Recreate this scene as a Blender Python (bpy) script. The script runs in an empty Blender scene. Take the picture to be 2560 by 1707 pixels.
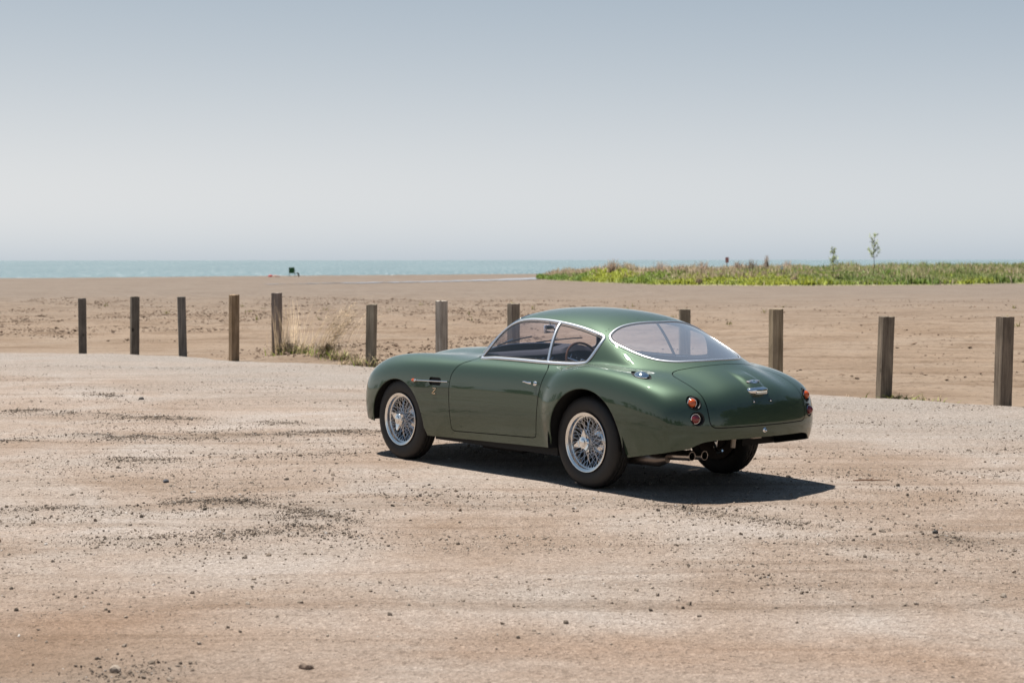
import bpy, bmesh, math, random
import numpy as np
from mathutils import Vector, Matrix

SC = bpy.context.scene
COL = SC.collection
RNG = np.random.default_rng(7)
random.seed(7)

# ------------------------------------------------------------------ camera
cam_d = bpy.data.cameras.new('camera')
cam = bpy.data.objects.new('camera', cam_d)
COL.objects.link(cam)
cam.location = (0, 0, 1.675)
cam.rotation_euler = (Matrix.Rotation(math.radians(90) - 0.04796, 4, 'X') @ Matrix.Rotation(-0.0009, 4, 'Z')).to_euler()
cam_d.sensor_width = 36.0
cam_d.lens = 59.64
cam_d.clip_start = 0.1
cam_d.clip_end = 60000
cam_d.dof.use_dof = True
cam_d.dof.focus_distance = 13.3
cam_d.dof.aperture_fstop = 4.0
SC.camera = cam

# ------------------------------------------------------------------ sky and sun
SUN_EL = math.radians(70.5)
SUN_AZ = math.radians(128.82 + 7.0)          # counter-clockwise from +X
SUN_DIR = Vector((math.cos(SUN_EL) * math.cos(SUN_AZ), math.cos(SUN_EL) * math.sin(SUN_AZ), math.sin(SUN_EL)))
world = bpy.data.worlds.new('World')
SC.world = world
world.use_nodes = True
wn = world.node_tree
wn.nodes.clear()
w_out = wn.nodes.new('ShaderNodeOutputWorld')
w_bg = wn.nodes.new('ShaderNodeBackground')
sky = wn.nodes.new('ShaderNodeTexSky')
sky.sky_type = 'NISHITA'
sky.sun_disc = False
sky.sun_elevation = SUN_EL
sky.sun_rotation = math.radians(90) - SUN_AZ
sky.altitude = 0
sky.air_density = 1.0
sky.dust_density = 0.3
sky.ozone_density = 2.0
# hazy lakeside air: the model's brightness mapped to the washed-out blue greys of a humid day, one smooth curve per channel
sep = wn.nodes.new('ShaderNodeSeparateColor'); com = wn.nodes.new('ShaderNodeCombineColor')
wn.links.new(sky.outputs[0], sep.inputs[0])
for i_, (pw_, out_) in enumerate(((1.42, 6.42), (1.05, 6.66), (.70, 6.84))):
    dv = wn.nodes.new('ShaderNodeMath'); dv.operation = 'DIVIDE'; dv.inputs[1].default_value = 6.87
    pw = wn.nodes.new('ShaderNodeMath'); pw.operation = 'POWER'; pw.inputs[1].default_value = pw_
    ml = wn.nodes.new('ShaderNodeMath'); ml.operation = 'MULTIPLY'; ml.inputs[1].default_value = out_
    wn.links.new(sep.outputs[1], dv.inputs[0]); wn.links.new(dv.outputs[0], pw.inputs[0]); wn.links.new(pw.outputs[0], ml.inputs[0])
    wn.links.new(ml.outputs[0], com.inputs[i_])
wn.links.new(com.outputs[0], w_bg.inputs['Color'])
w_bg.inputs['Strength'].default_value = 0.070
wn.links.new(w_bg.outputs[0], w_out.inputs['Surface'])

sun_d = bpy.data.lights.new('sun', 'SUN')
sun = bpy.data.objects.new('sun', sun_d)
COL.objects.link(sun)
sun_d.energy = 5.0
sun_d.angle = math.radians(0.55)
sun_d.color = (1.0, 0.955, 0.88)
sun.rotation_euler = SUN_DIR.to_track_quat('Z', 'Y').to_euler()
sun.location = (-20, 30, 60)

SC.view_settings.view_transform = 'Standard'
SC.view_settings.look = 'None'
SC.view_settings.exposure = 0.60
SC.view_settings.gamma = 1.0
SC.view_settings.use_curve_mapping = False
SC.render.engine = 'CYCLES'
SC.cycles.use_denoising = True
SC.cycles.max_bounces = 10
SC.cycles.transparent_max_bounces = 16
SC.cycles.caustics_reflective = False
SC.cycles.caustics_refractive = False
SC.cycles.sample_clamp_indirect = 6.0

# ------------------------------------------------------------------ helpers
class Nodes:
    """small wrapper for building procedural materials"""
    def __init__(self, name):
        self.m = bpy.data.materials.new(name)
        self.m.use_nodes = True
        self.t = self.m.node_tree
        self.b = self.t.nodes['Principled BSDF']
    def n(self, kind, **kw):
        nd = self.t.nodes.new('ShaderNode' + kind)
        for k, v in kw.items():
            setattr(nd, k, v)
        return nd
    def link(self, a, b):
        self.t.links.new(a, b)
    def set(self, **kw):
        for k, v in kw.items():
            self.b.inputs[k.replace('_', ' ')].default_value = v
    def coord(self, kind='Object', scale=(1, 1, 1), rot=(0, 0, 0)):
        tc = self.n('TexCoord'); mp = self.n('Mapping')
        mp.inputs['Scale'].default_value = scale
        mp.inputs['Rotation'].default_value = rot
        self.link(tc.outputs[kind], mp.inputs['Vector'])
        return mp.outputs[0]
    def noise(self, vec, scale, detail=4, rough=.55, dist=0.0):
        nd = self.n('TexNoise')
        nd.inputs['Scale'].default_value = scale
        nd.inputs['Detail'].default_value = detail
        nd.inputs['Roughness'].default_value = rough
        nd.inputs['Distortion'].default_value = dist
        self.link(vec, nd.inputs['Vector'])
        return nd.outputs[0]
    def ramp(self, fac, stops, interp='LINEAR'):
        nd = self.n('ValToRGB')
        cr = nd.color_ramp
        cr.interpolation = interp
        while len(cr.elements) < len(stops):
            cr.elements.new(.5)
        for e, (p, c) in zip(cr.elements, stops):
            e.position = p
            e.color = (*c, 1) if not np.isscalar(c) else (c, c, c, 1)
        self.link(fac, nd.inputs[0])
        return nd.outputs[0]
    def mix(self, fac, a, b, mode='MIX'):
        nd = self.n('MixRGB', blend_type=mode)
        for i, v in enumerate((fac, a, b)):
            if hasattr(v, 'links'):
                self.link(v, nd.inputs[i])
            elif i == 0:
                nd.inputs[0].default_value = v
            else:
                nd.inputs[i].default_value = (*v, 1) if not np.isscalar(v) else (v, v, v, 1)
        return nd.outputs[0]
    def math(self, op, a, b=0.0):
        nd = self.n('Math', operation=op)
        for i, v in enumerate((a, b)):
            if hasattr(v, 'links'):
                self.link(v, nd.inputs[i])
            else:
                nd.inputs[i].default_value = v
        return nd.outputs[0]
    def bump(self, height, strength=.5, distance=.01, normal=None):
        nd = self.n('Bump')
        nd.inputs['Strength'].default_value = strength
        nd.inputs['Distance'].default_value = distance
        self.link(height, nd.inputs['Height'])
        if normal is not None:
            self.link(normal, nd.inputs['Normal'])
        return nd.outputs[0]

def simple(name, col, rough=.5, metal=0.0, **kw):
    m = Nodes(name)
    m.set(Base_Color=(*col, 1), Roughness=rough, Metallic=metal)
    m.set(**kw)
    return m.m

def tag(o, label=None, cat=None, group=None, kind=None):
    if label: o['label'] = label
    if cat: o['category'] = cat
    if group: o['group'] = group
    if kind: o['kind'] = kind
    return o

def empty(name, loc=(0, 0, 0), rz=0.0, parent=None):
    o = bpy.data.objects.new(name, None)
    o.empty_display_size = .2
    COL.objects.link(o)
    o.location = loc
    o.rotation_euler = (0, 0, rz)
    o.parent = parent
    return o

def mesh_np(name, V, F, mat=None, parent=None, smooth=True, mats=None, mat_idx=None, normals=None):
    """link a mesh from numpy verts and an (n,3) or (n,4) face array"""
    V = np.asarray(V, np.float32); F = np.asarray(F, np.int32)
    me = bpy.data.meshes.new(name)
    me.vertices.add(len(V)); me.vertices.foreach_set('co', V.ravel())
    k = F.shape[1]
    me.loops.add(F.size); me.loops.foreach_set('vertex_index', F.ravel())
    me.polygons.add(len(F))
    me.polygons.foreach_set('loop_start', np.arange(0, F.size, k, dtype=np.int32))
    if mat_idx is not None:
        me.polygons.foreach_set('material_index', np.asarray(mat_idx, np.int32))
    me.polygons.foreach_set('use_smooth', np.full(len(F), smooth))
    me.update(calc_edges=True)
    for m_ in (mats or ([mat] if mat else [])):
        me.materials.append(m_)
    if normals is not None:
        me.normals_split_custom_set_from_vertices(np.asarray(normals, np.float32))
    o = bpy.data.objects.new(name, me)
    COL.objects.link(o)
    o.parent = parent
    return o

class MB:
    """collects primitive shapes and links them as one mesh"""
    def __init__(self):
        self.v = []; self.f = []
    def add(self, V, F):
        k = len(self.v)
        self.v += [tuple(map(float, p)) for p in V]
        self.f += [tuple(int(i) + k for i in q) for q in F]
        return self
    def box(self, c, s, R=None):
        P = np.array([[sx, sy, sz] for sz in (-.5, .5) for sy in (-.5, .5) for sx in (-.5, .5)]) * np.array(s)
        if R is not None: P = P @ np.array(R).T
        return self.add(P + np.array(c), [(0, 2, 3, 1), (4, 5, 7, 6), (0, 1, 5, 4), (2, 6, 7, 3), (0, 4, 6, 2), (1, 3, 7, 5)])
    def lathe(self, prof, n=32, axis='Y', center=(0, 0, 0), closed=False):
        """prof: list of (radius, position along axis)"""
        a = np.linspace(0, 2 * np.pi, n, endpoint=False)
        V = []
        for r, h in prof:
            for t in a:
                if axis == 'Y': V.append((r * math.cos(t), h, r * math.sin(t)))
                elif axis == 'Z': V.append((r * math.cos(t), r * math.sin(t), h))
                else: V.append((h, r * math.cos(t), r * math.sin(t)))
        F = []
        m = len(prof)
        for i in range(m if closed else m - 1):
            for j in range(n):
                i2 = (i + 1) % m; j2 = (j + 1) % n
                F.append((i * n + j, i * n + j2, i2 * n + j2, i2 * n + j))
        return self.add(np.array(V) + np.array(center), F)
    def tube(self, pts, r, n=8, closed=False, caps=True, up=(0, 0, 1), flat=1.0):
        P = np.array(pts, float); m = len(P)
        rr = np.full(m, r) if np.isscalar(r) else np.array(r, float)
        if closed: T = np.roll(P, -1, 0) - np.roll(P, 1, 0)
        else: T = np.gradient(P, axis=0)
        T /= np.linalg.norm(T, axis=1)[:, None] + 1e-9
        U = np.array(up, float)
        if U.ndim == 1: U = np.tile(U, (m, 1))
        N = U - (U * T).sum(1)[:, None] * T
        bad = np.linalg.norm(N, axis=1) < 1e-3
        N[bad] = np.cross(T[bad], (1, .01, 0))
        N /= np.linalg.norm(N, axis=1)[:, None]
        B = np.cross(T, N)
        V = []
        for i in range(m):
            for j in range(n):
                t = 2 * math.pi * j / n
                V.append(P[i] + rr[i] * (math.cos(t) * B[i] + flat * math.sin(t) * N[i]))
        F = []
        for i in range(m if closed else m - 1):
            i2 = (i + 1) % m
            for j in range(n):
                j2 = (j + 1) % n
                F.append((i * n + j, i * n + j2, i2 * n + j2, i2 * n + j))
        if caps and not closed:
            F.append(tuple(range(n))[::-1]); F.append(tuple((m - 1) * n + j for j in range(n)))
        return self.add(V, F)
    def dome(self, c, normal, r, h, n=20, rings=6, up=(0, 0, 1), sx=1.0):
        """shallow cap of radius r and height h facing along normal"""
        N = np.array(normal, float); N /= np.linalg.norm(N)
        U = np.array(up, float); U = U - U.dot(N) * N; U /= np.linalg.norm(U)
        B = np.cross(N, U)
        V = []; F = []
        for i in range(rings):
            q = (math.pi / 2) * i / rings
            for j in range(n):
                t = 2 * math.pi * j / n
                V.append(np.array(c) + r * math.cos(q) * (sx * math.cos(t) * B + math.sin(t) * U) + N * h * math.sin(q))
        V.append(np.array(c) + N * h)
        for i in range(rings - 1):
            for j in range(n):
                j2 = (j + 1) % n
                F.append((i * n + j, i * n + j2, (i + 1) * n + j2, (i + 1) * n + j))
        for j in range(n):
            F.append(((rings - 1) * n + j, (rings - 1) * n + (j + 1) % n, rings * n))
        return self.add(V, F)
    def build(self, name, mat, parent=None, smooth=True, bevel=0.0, angle=40):
        me = bpy.data.meshes.new(name)
        me.from_pydata(self.v, [], self.f)
        me.validate()
        bm = bmesh.new(); bm.from_mesh(me)
        bmesh.ops.recalc_face_normals(bm, faces=bm.faces)
        if bevel:
            ed = [e for e in bm.edges if len(e.link_faces) == 2 and e.calc_face_angle(0) > math.radians(30)]
            bmesh.ops.bevel(bm, geom=ed, offset=bevel, segments=2, affect='EDGES', profile=.5, clamp_overlap=True)
        if smooth:
            for e in bm.edges:
                e.smooth = not (len(e.link_faces) == 2 and e.calc_face_angle(0) > math.radians(angle))
        bm.to_mesh(me); bm.free()
        me.polygons.foreach_set('use_smooth', np.full(len(me.polygons), smooth))
        me.materials.append(mat)
        o = bpy.data.objects.new(name, me)
        COL.objects.link(o); o.parent = parent
        return o

def hash2(i, j, seed=0):
    h = (i.astype(np.int64) * 374761393 + j.astype(np.int64) * 668265263 + seed * 974634777) & 0xffffffff
    h = ((h ^ (h >> 13)) * 1274126177) & 0xffffffff
    return ((h ^ (h >> 16)) & 0xffff) / 65535.0

def vnoise(x, y, seed=0):
    xi = np.floor(x); yi = np.floor(y); fx = x - xi; fy = y - yi
    u = fx * fx * fx * (fx * (fx * 6 - 15) + 10); v = fy * fy * fy * (fy * (fy * 6 - 15) + 10)
    a = hash2(xi, yi, seed); b = hash2(xi + 1, yi, seed); c = hash2(xi, yi + 1, seed); d = hash2(xi + 1, yi + 1, seed)
    return (a + (b - a) * u) * (1 - v) + (c + (d - c) * u) * v - .5

def fbm(x, y, oct=4, seed=0):
    s = 0; a = 1.0
    for k in range(oct):
        s = s + a * vnoise(x * 2 ** k + 17.3 * k, y * 2 ** k - 9.1 * k, seed + k); a *= .5
    return s

# ------------------------------------------------------------------ ground heights
EDGE = np.array([(-70, 66), (-30, 44), (-14, 34.2), (-9.4, 31.2), (-7.8, 30.95), (-6.8, 30.55), (-5.8, 29.95), (-4.7, 28.7), (-3.5, 28.0),
                 (-2.3, 27.1), (-1.1, 26.2), (0, 25.2), (2.3, 23.0), (3.4, 22.0), (4.5, 20.75), (5.8, 19.7), (12, 14.6), (40, -8), (70, -32)], float)
def edge_y(x):
    return np.interp(x, EDGE[:, 0], EDGE[:, 1]) + .35 * vnoise(x * .9, x * 0 + 3.3, 5) + .18 * vnoise(x * 3.1, x * 0, 6)
def sst(a, b, x):
    t = np.clip((x - a) / (b - a), 0, 1); return t * t * (3 - 2 * t)
STREAKS = [[(-4.15, 16.07), (-3.32, 15.95), (-2.41, 16.12), (-1.55, 16.42)], [(-4.72, 15.57), (-4.48, 15.64)],
  [(-5.62, 18.86), (-5.22, 18.71)], [(-4.93, 18.51), (-4.35, 18.22)], [(-4.11, 18.08), (-3.4, 17.75)],
  [(-2.58, 11.46), (-2.16, 11.64), (-1.7, 11.57)], [(-2.47, 10.08), (-2.01, 10.18), (-1.47, 10.17)], [(-1.57, 11.41), (-1.07, 10.71)],
  [(1.02, 11.31), (1.48, 10.95), (1.85, 10.7)], [(2.52, 12.22), (3.06, 12.07), (3.46, 11.97)], [(2.52, 10.23), (2.71, 9.93)],
  [(-3.48, 14.13), (-2.88, 14.3)], [(-2.37, 14.47), (-1.3, 14.46)], [(-5.27, 21.23), (-4.85, 20.73)], [(-2.55, 17.4), (-2.2, 17.22)],
  [(-3.41, 11.24), (-2.79, 11.42)], [(0.96, 9.16), (1.61, 8.7)], [(-1.07, 11.89), (-0.37, 11.99)], [(-1.68, 11.06), (-1.11, 10.4)],
  [(-1.75, 6.86), (-1.4, 6.84)]]
STREAK_W = [.95, .8, .7, .85, .6, .8, .65, .6, .5, .22, .4, .5, .3, .3, .3, .35, .15, .35, .4, .35]
def streak_amount(x, y):
    s = np.zeros_like(x)
    for L, wt_ in zip(STREAKS, STREAK_W):
        for (x0, y0), (x1, y1) in zip(L[:-1], L[1:]):
            dx, dy = x1 - x0, y1 - y0; l2 = dx * dx + dy * dy
            t = np.clip(((x - x0) * dx + (y - y0) * dy) / l2, 0, 1)
            d2 = (x - x0 - t * dx) ** 2 + ((y - y0 - t * dy) * .52) ** 2
            s = np.maximum(s, wt_ * np.exp(-d2 / .13 ** 2))
    return s * np.clip(.55 + 1.2 * fbm(x * 3, y * 5, 3, 31), 0, 1.2)
def lot_z(x, y):
    z = .022 * fbm(x * .8, y * 1.1, 3, 3) + .014 * vnoise(x * .35 + y * .1, y * 2.3, 9) + .006 * fbm(x * 4, y * 6, 2, 12)
    near = np.exp(-(((x - .3) / 2.6) ** 2 + ((y - 13.6) / 2.0) ** 2) ** 2)     # packed flat where the car stands
    z = z * (1 - .85 * near) + .022 * streak_amount(x, y)
    return z + .004
def shore_y(x):
    return np.interp(x, [-200, -43, -31, -21, 3, 60, 200], [120, 142, 152, 164, 182, 200, 240]) + 2 * vnoise(x * .1, x * 0, 44)
def beach_z(x, y):
    d = shore_y(x) - y
    z = -.05 + .10 * fbm(x * .12, y * .12, 2, 21) * sst(110, 70, y)
    rough = sst(-4, 26, y - edge_y(x)) * (1 - .65 * sst(60, 110, y))
    lf = sst(6, -8, x - (y - 45) * .25)                        # the left part of the beach is trodden and clumpy
    z = z + rough * (.05 + .08 * lf) * np.maximum(fbm(x * 1.6, y * 1.0, 3, 22), -.25)
    ph = (y * .93 + x * .34 + .004 * x * x + .5 * vnoise(x * .15, y * .15, 23)) * 2.6
    tr = sst(-12, 2, x - (y - 30) * -.1) * sst(1, 4, y - edge_y(x)) * sst(62, 40, y)
    z = z + .060 * tr * vnoise(x * .07, ph, 24) + .034 * tr * vnoise(x * .3, ph * 3, 25)
    z = z + .12 * np.exp(-(((x + 3.5) / .85) ** 2 + ((y - 28.75) / .55) ** 2)) + .05 * np.exp(-(((x + 2.7) / .5) ** 2 + ((y - 28.1) / .35) ** 2))
    z = z + .25 * sst(40, 6, d) - 1.4 * sst(3, -12, d)
    return z - .04 * sst(.6, -.6, y - edge_y(x)) - .25 * sst(-1, -5, y - edge_y(x))

# ------------------------------------------------------------------ ground materials
def sand_material():
    N = Nodes('beach_sand')
    v = N.coord()
    col = N.ramp(N.noise(v, .35, 5, .6, .4), [(.3, (0.196, 0.139, 0.097)), (.5, (0.237, 0.176, 0.128)), (.72, (0.259, 0.202, 0.155))])
    vs = N.coord(scale=(.10, .8, 1), rot=(0, 0, .35))
    lines = N.ramp(N.noise(vs, 2.2, 5, .65, .3), [(.33, (.66, .60, .55)), (.50, (1, 1, 1)), (.70, (1.14, 1.12, 1.10))])
    col = N.mix(.8, col, lines, 'MULTIPLY')
    fine = N.ramp(N.noise(v, 9, 4, .7), [(.34, (.50, .46, .43)), (.46, (1, 1, 1)), (.75, (1.08, 1.08, 1.08))])
    col = N.mix(.7, col, fine, 'MULTIPLY')
    # far sand, blended greyer and darker with distance
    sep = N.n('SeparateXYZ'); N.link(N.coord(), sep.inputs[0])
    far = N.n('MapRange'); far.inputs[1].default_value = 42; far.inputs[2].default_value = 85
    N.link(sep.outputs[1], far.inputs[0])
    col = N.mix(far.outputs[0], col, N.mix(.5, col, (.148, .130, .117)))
    N.link(col, N.b.inputs['Base Color'])
    N.set(Roughness=.95, Specular_IOR_Level=.15)
    b1 = N.bump(N.noise(v, 5, 6, .7), .8, .07)
    N.link(N.bump(N.noise(vs, 5, 4, .6), .5, .04, b1), N.b.inputs['Normal'])
    return N.m

def lot_material():
    N = Nodes('gravel_dirt')
    v = N.coord()
    base = N.ramp(N.noise(v, .55, 6, .62, .6), [(.28, (0.257, 0.189, 0.141)), (.46, (0.316, 0.251, 0.206)), (.60, (0.346, 0.294, 0.256)), (.8, (0.376, 0.334, 0.310))])
    vs = N.coord(scale=(.14, 1.0, 1), rot=(0, 0, -.06))
    band = N.ramp(N.noise(vs, 1.5, 6, .6, .35), [(.30, (.74, .68, .62)), (.46, (1, .99, .98)), (.66, (1.12, 1.13, 1.15))])
    col = N.mix(.85, base, band, 'MULTIPLY')
    vt = N.coord(scale=(.055, 1.0, 1), rot=(0, 0, .10))
    col = N.mix(.55, col, N.ramp(N.noise(vt, 4.5, 5, .7, .25), [(.34, (.70, .65, .60)), (.47, (1, 1, 1)), (.68, (1.07, 1.07, 1.07))]), 'MULTIPLY')
    # coarse pale gravel towards the posts
    at = N.n('Attribute', attribute_name='gravel')
    grav = N.ramp(N.noise(v, 42, 3, .8), [(.28, (0.122, 0.104, 0.091)), (.42, (0.270, 0.235, 0.207)), (.6, (0.335, 0.300, 0.271)), (.8, (0.435, 0.400, 0.374))])
    col = N.mix(at.outputs['Fac'], col, grav)
    vor = N.n('TexVoronoi'); vor.inputs['Scale'].default_value = 75; N.link(v, vor.inputs['Vector'])
    grit = N.ramp(vor.outputs['Color'], [(.05, (.38, .36, .34)), (.20, (.82, .81, .80)), (.7, (1.02, 1.02, 1.02)), (.95, (1.34, 1.35, 1.37))])
    col = N.mix(.9, col, grit, 'MULTIPLY')
    vor2 = N.n('TexVoronoi'); vor2.inputs['Scale'].default_value = 190; N.link(v, vor2.inputs['Vector'])
    col = N.mix(.7, col, N.ramp(vor2.outputs['Color'], [(.05, .55), (.3, .95), (.9, 1.2)]), 'MULTIPLY')
    mot = N.ramp(N.noise(v, 17, 5, .75), [(.3, (.58, .55, .52)), (.47, (1, 1, 1)), (.75, (1.12, 1.12, 1.12))])
    col = N.mix(.8, col, mot, 'MULTIPLY')
    clay = N.n('Attribute', attribute_name='clay')
    col = N.mix(clay.outputs['Fac'], col, N.mix(.6, col, (.90, .70, .54), 'MULTIPLY'))
    dirt = N.n('Attribute', attribute_name='dirt')
    col = N.mix(dirt.outputs['Fac'], col, (.160, .118, .084))
    N.link(col, N.b.inputs['Base Color'])
    N.set(Roughness=.95, Specular_IOR_Level=.15)
    b1 = N.bump(N.noise(v, 14, 8, .75), .8, .030)
    b1 = N.bump(N.noise(vt, 7, 5, .65, .3), .5, .035, b1)
    b2 = N.bump(vor.outputs['Distance'], .7, .008, b1)
    N.link(b2, N.b.inputs['Normal'])
    return N.m

# ------------------------------------------------------------------ beach, lot, water
def grid_mesh(name, X, Y, Z, mat):
    r, c = X.shape
    i = np.arange(r * c).reshape(r, c)
    F = np.stack([i[:-1, :-1], i[:-1, 1:], i[1:, 1:], i[1:, :-1]], -1).reshape(-1, 4)
    return mesh_np(name, np.stack([X, Y, Z], -1).reshape(-1, 3), F, mat)

rows = [16.0]
while rows[-1] < 215: rows.append(rows[-1] + max(.10, (rows[-1] - 8) * .0058))
rows = np.array([-400, -200, -80, -20, 5] + rows + [260.0, 300.0])
q = np.linspace(-1, 1, 561)
cols = 55 * np.sinh(q * 3.1) / np.sinh(3.1)
cols = np.concatenate([[-900, -500, -250, -120], cols, [120, 250, 500, 900]])
X, Y = np.meshgrid(cols, rows)
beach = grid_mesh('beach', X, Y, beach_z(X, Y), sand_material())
tag(beach, kind='structure')

us = [0.0]
while us[-1] < 32: us.append(us[-1] + .09)
us = np.array(us + [36, 42, 50, 65, 90, 140, 220])
q = np.linspace(-1, 1, 321)
cols = np.concatenate([[-70, -45], 24 * np.sinh(q * 1.6) / np.sinh(1.6), [45, 70]])
X, U = np.meshgrid(cols, us)
Y = edge_y(X) - U
LOTZ = lot_z(X, Y)
Z = LOTZ - .11 * (1 - sst(0, .45, U))
lot = grid_mesh('gravel_lot', X, Y, Z, lot_material())
tag(lot, kind='structure')
gr = np.clip(sst(9.5, 2.0, U + 2.4 * fbm(X * .35, Y * .5, 3, 61)) * (.75 + .5 * fbm(X * .5, Y * 1.1, 3, 62)), 0, 1) * sst(0, .5, U)
a_ = lot.data.attributes.new('gravel', 'FLOAT', 'POINT'); a_.data.foreach_set('value', gr.ravel().astype(np.float32))
dr = np.clip(.62 * streak_amount(X, Y) + .45 * np.exp(-(((X + 2.0) / 1.0) ** 2 + ((Y - 6.9) / .8) ** 2)), 0, .8)
a_ = lot.data.attributes.new('dirt', 'FLOAT', 'POINT'); a_.data.foreach_set('value', dr.ravel().astype(np.float32))

cl = np.clip(1.5 * np.exp(-(((X + 2.5) / 1.5) ** 2 + ((Y - 7.3) / .75) ** 2)) + 1.0 * np.exp(-(((X - .6) / 1.2) ** 2 + ((Y - 7.0) / .4) ** 2)), 0, 1) * np.clip(.75 + 1.1 * fbm(X * 1.1, Y * 1.6, 4, 66), 0, 1.2)
a_ = lot.data.attributes.new('clay', 'FLOAT', 'POINT'); a_.data.foreach_set('value', np.clip(cl, 0, 1).ravel().astype(np.float32))

def water_material():
    N = Nodes('lake_water')
    v = N.coord(scale=(.35, 1, 1))
    col = N.ramp(N.noise(N.coord(scale=(.02, .004, 1)), 1.0, 4), [(.35, (.105, .172, .178)), (.65, (.138, .210, .216))])
    sparkle_fleck = N.ramp(N.noise(N.coord(scale=(1.1, .05, 1)), 2.0, 3, .7), [(.57, 0.0), (.70, .85)])  # sun sparkle and foam flecks painted into the water colour
    col = N.mix(sparkle_fleck, col, (.85, .88, .9))
    N.link(col, N.b.inputs['Base Color'])
    N.set(Roughness=.22, IOR=1.33)
    N.link(N.bump(N.noise(v, .9, 6, .65), .55, .5), N.b.inputs['Normal'])
    return N.m
def ring_plane(name, pts, z, mat):
    me = bpy.data.meshes.new(name)
    me.from_pydata([(x, y, z) for x, y in pts], [], [tuple(range(len(pts)))])
    me.materials.append(mat)
    o = bpy.data.objects.new(name, me); COL.objects.link(o)
    return o
lake = ring_plane('lake', [(-30000, 100), (30000, 100), (30000, 30000), (-30000, 30000)], -.55, water_material())
tag(lake, kind='structure')

# thin film of water standing on the far sand
N = Nodes('standing_water'); N.set(Base_Color=(.24, .235, .27, 1), Roughness=.12, IOR=1.6)
P = np.array([(-17.4, 120.2), (-14, 124.0), (-11.4, 127.2), (-8.5, 131), (-5.7, 135.2), (-2, 142.5), (2.2, 151.5), (5.0, 157)])
Wd = np.array([.3, 1.3, 1.8, 2.0, 2.5, 3.0, 3.2, 1.8])
tt = np.linspace(0, 1, 90); k_ = np.linspace(0, 1, len(P))
px_, py_, pw_ = np.interp(tt, k_, P[:, 0]), np.interp(tt, k_, P[:, 1]), np.interp(tt, k_, Wd) * (1 + .5 * vnoise(tt * 14, tt * 0, 47))
wv = np.linspace(-1, 1, 9)
X = px_[:, None] + .15 * wv[None]; Y = py_[:, None] + pw_[:, None] * wv[None] * 1.2
pool = grid_mesh('puddle', X, Y, beach_z(X, Y) + .035, N.m)
tag(pool, kind='structure')

# ------------------------------------------------------------------ stones and clods
ICO_V = []; 
_g = (1 + 5 ** .5) / 2
for a_ in (-1, 1):
    for b_ in (-_g, _g):
        ICO_V += [(0, a_, b_), (a_, b_, 0), (b_, 0, a_)]
ICO_V = np.array(ICO_V) / math.sqrt(1 + _g * _g)
_bm = bmesh.new()
for p_ in ICO_V: _bm.verts.new(p_)
_r = bmesh.ops.convex_hull(_bm, input=_bm.verts)
_bm.verts.index_update()
ICO_F = np.array([[v.index for v in f.verts] for f in _bm.faces]); ICO_V = np.array([v.co[:] for v in _bm.verts]); _bm.free()
OCT_V = np.array([(1, 0, 0), (-1, 0, 0), (0, 1, 0), (0, -1, 0), (0, 0, 1), (0, 0, -1)], float)
OCT_F = np.array([(0, 2, 4), (2, 1, 4), (1, 3, 4), (3, 0, 4), (2, 0, 5), (1, 2, 5), (3, 1, 5), (0, 3, 5)])

def stone_mesh(name, P, size, tone, mat, BV, BF, squash=(.45, .8), sink=.25):
    n = len(P); k = len(BV)
    rot = RNG.uniform(0, 6.283, n); c, s = np.cos(rot), np.sin(rot)
    jit = 1 + RNG.uniform(-.28, .28, (n, k, 1))
    V = BV[None] * jit * np.stack([RNG.uniform(.7, 1.25, n), RNG.uniform(.6, 1.0, n), RNG.uniform(*squash, n)], -1)[:, None]
    tx = RNG.uniform(-.4, .4, (n, 1)); V[:, :, 2] += V[:, :, 0] * tx
    V = np.stack([V[..., 0] * c[:, None] - V[..., 1] * s[:, None], V[..., 0] * s[:, None] + V[..., 1] * c[:, None], V[..., 2]], -1)
    V = V * size[:, None, None] + P[:, None]
    V[..., 2] += (size * (.5 - sink))[:, None]
    F = (BF[None] + (np.arange(n) * k)[:, None, None]).reshape(-1, 3)
    o = mesh_np(name, V.reshape(-1, 3), F, mat, smooth=False)
    a = o.data.attributes.new('tone', 'FLOAT_COLOR', 'POINT')
    a.data.foreach_set('color', np.repeat(np.c_[tone, np.ones(n)], k, 0).astype(np.float32).ravel())
    return o
N = Nodes('stone')
at = N.n('Attribute', attribute_name='tone')
N.link(N.mix(.5, at.outputs['Color'], N.ramp(N.noise(N.coord(), 90, 3), [(.3, .7), (.7, 1.2)]), 'MULTIPLY'), N.b.inputs['Base Color'])
N.set(Roughness=.9, Specular_IOR_Level=.2)
STONE = N.m

def tones(n, dark):
    t = RNG.random(n)
    pal = np.array([(.135, .108, .086), (.205, .160, .124), (.26, .210, .168), (.36, .295, .24), (.46, .41, .37)])
    w_ = np.array([.26, .36, .24, .10, .04]) if dark else np.array([.16, .22, .32, .25, .05])
    i = np.searchsorted(np.cumsum(w_), t).clip(0, 4)
    return pal[i] * RNG.uniform(.8, 1.2, (n, 1))

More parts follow.
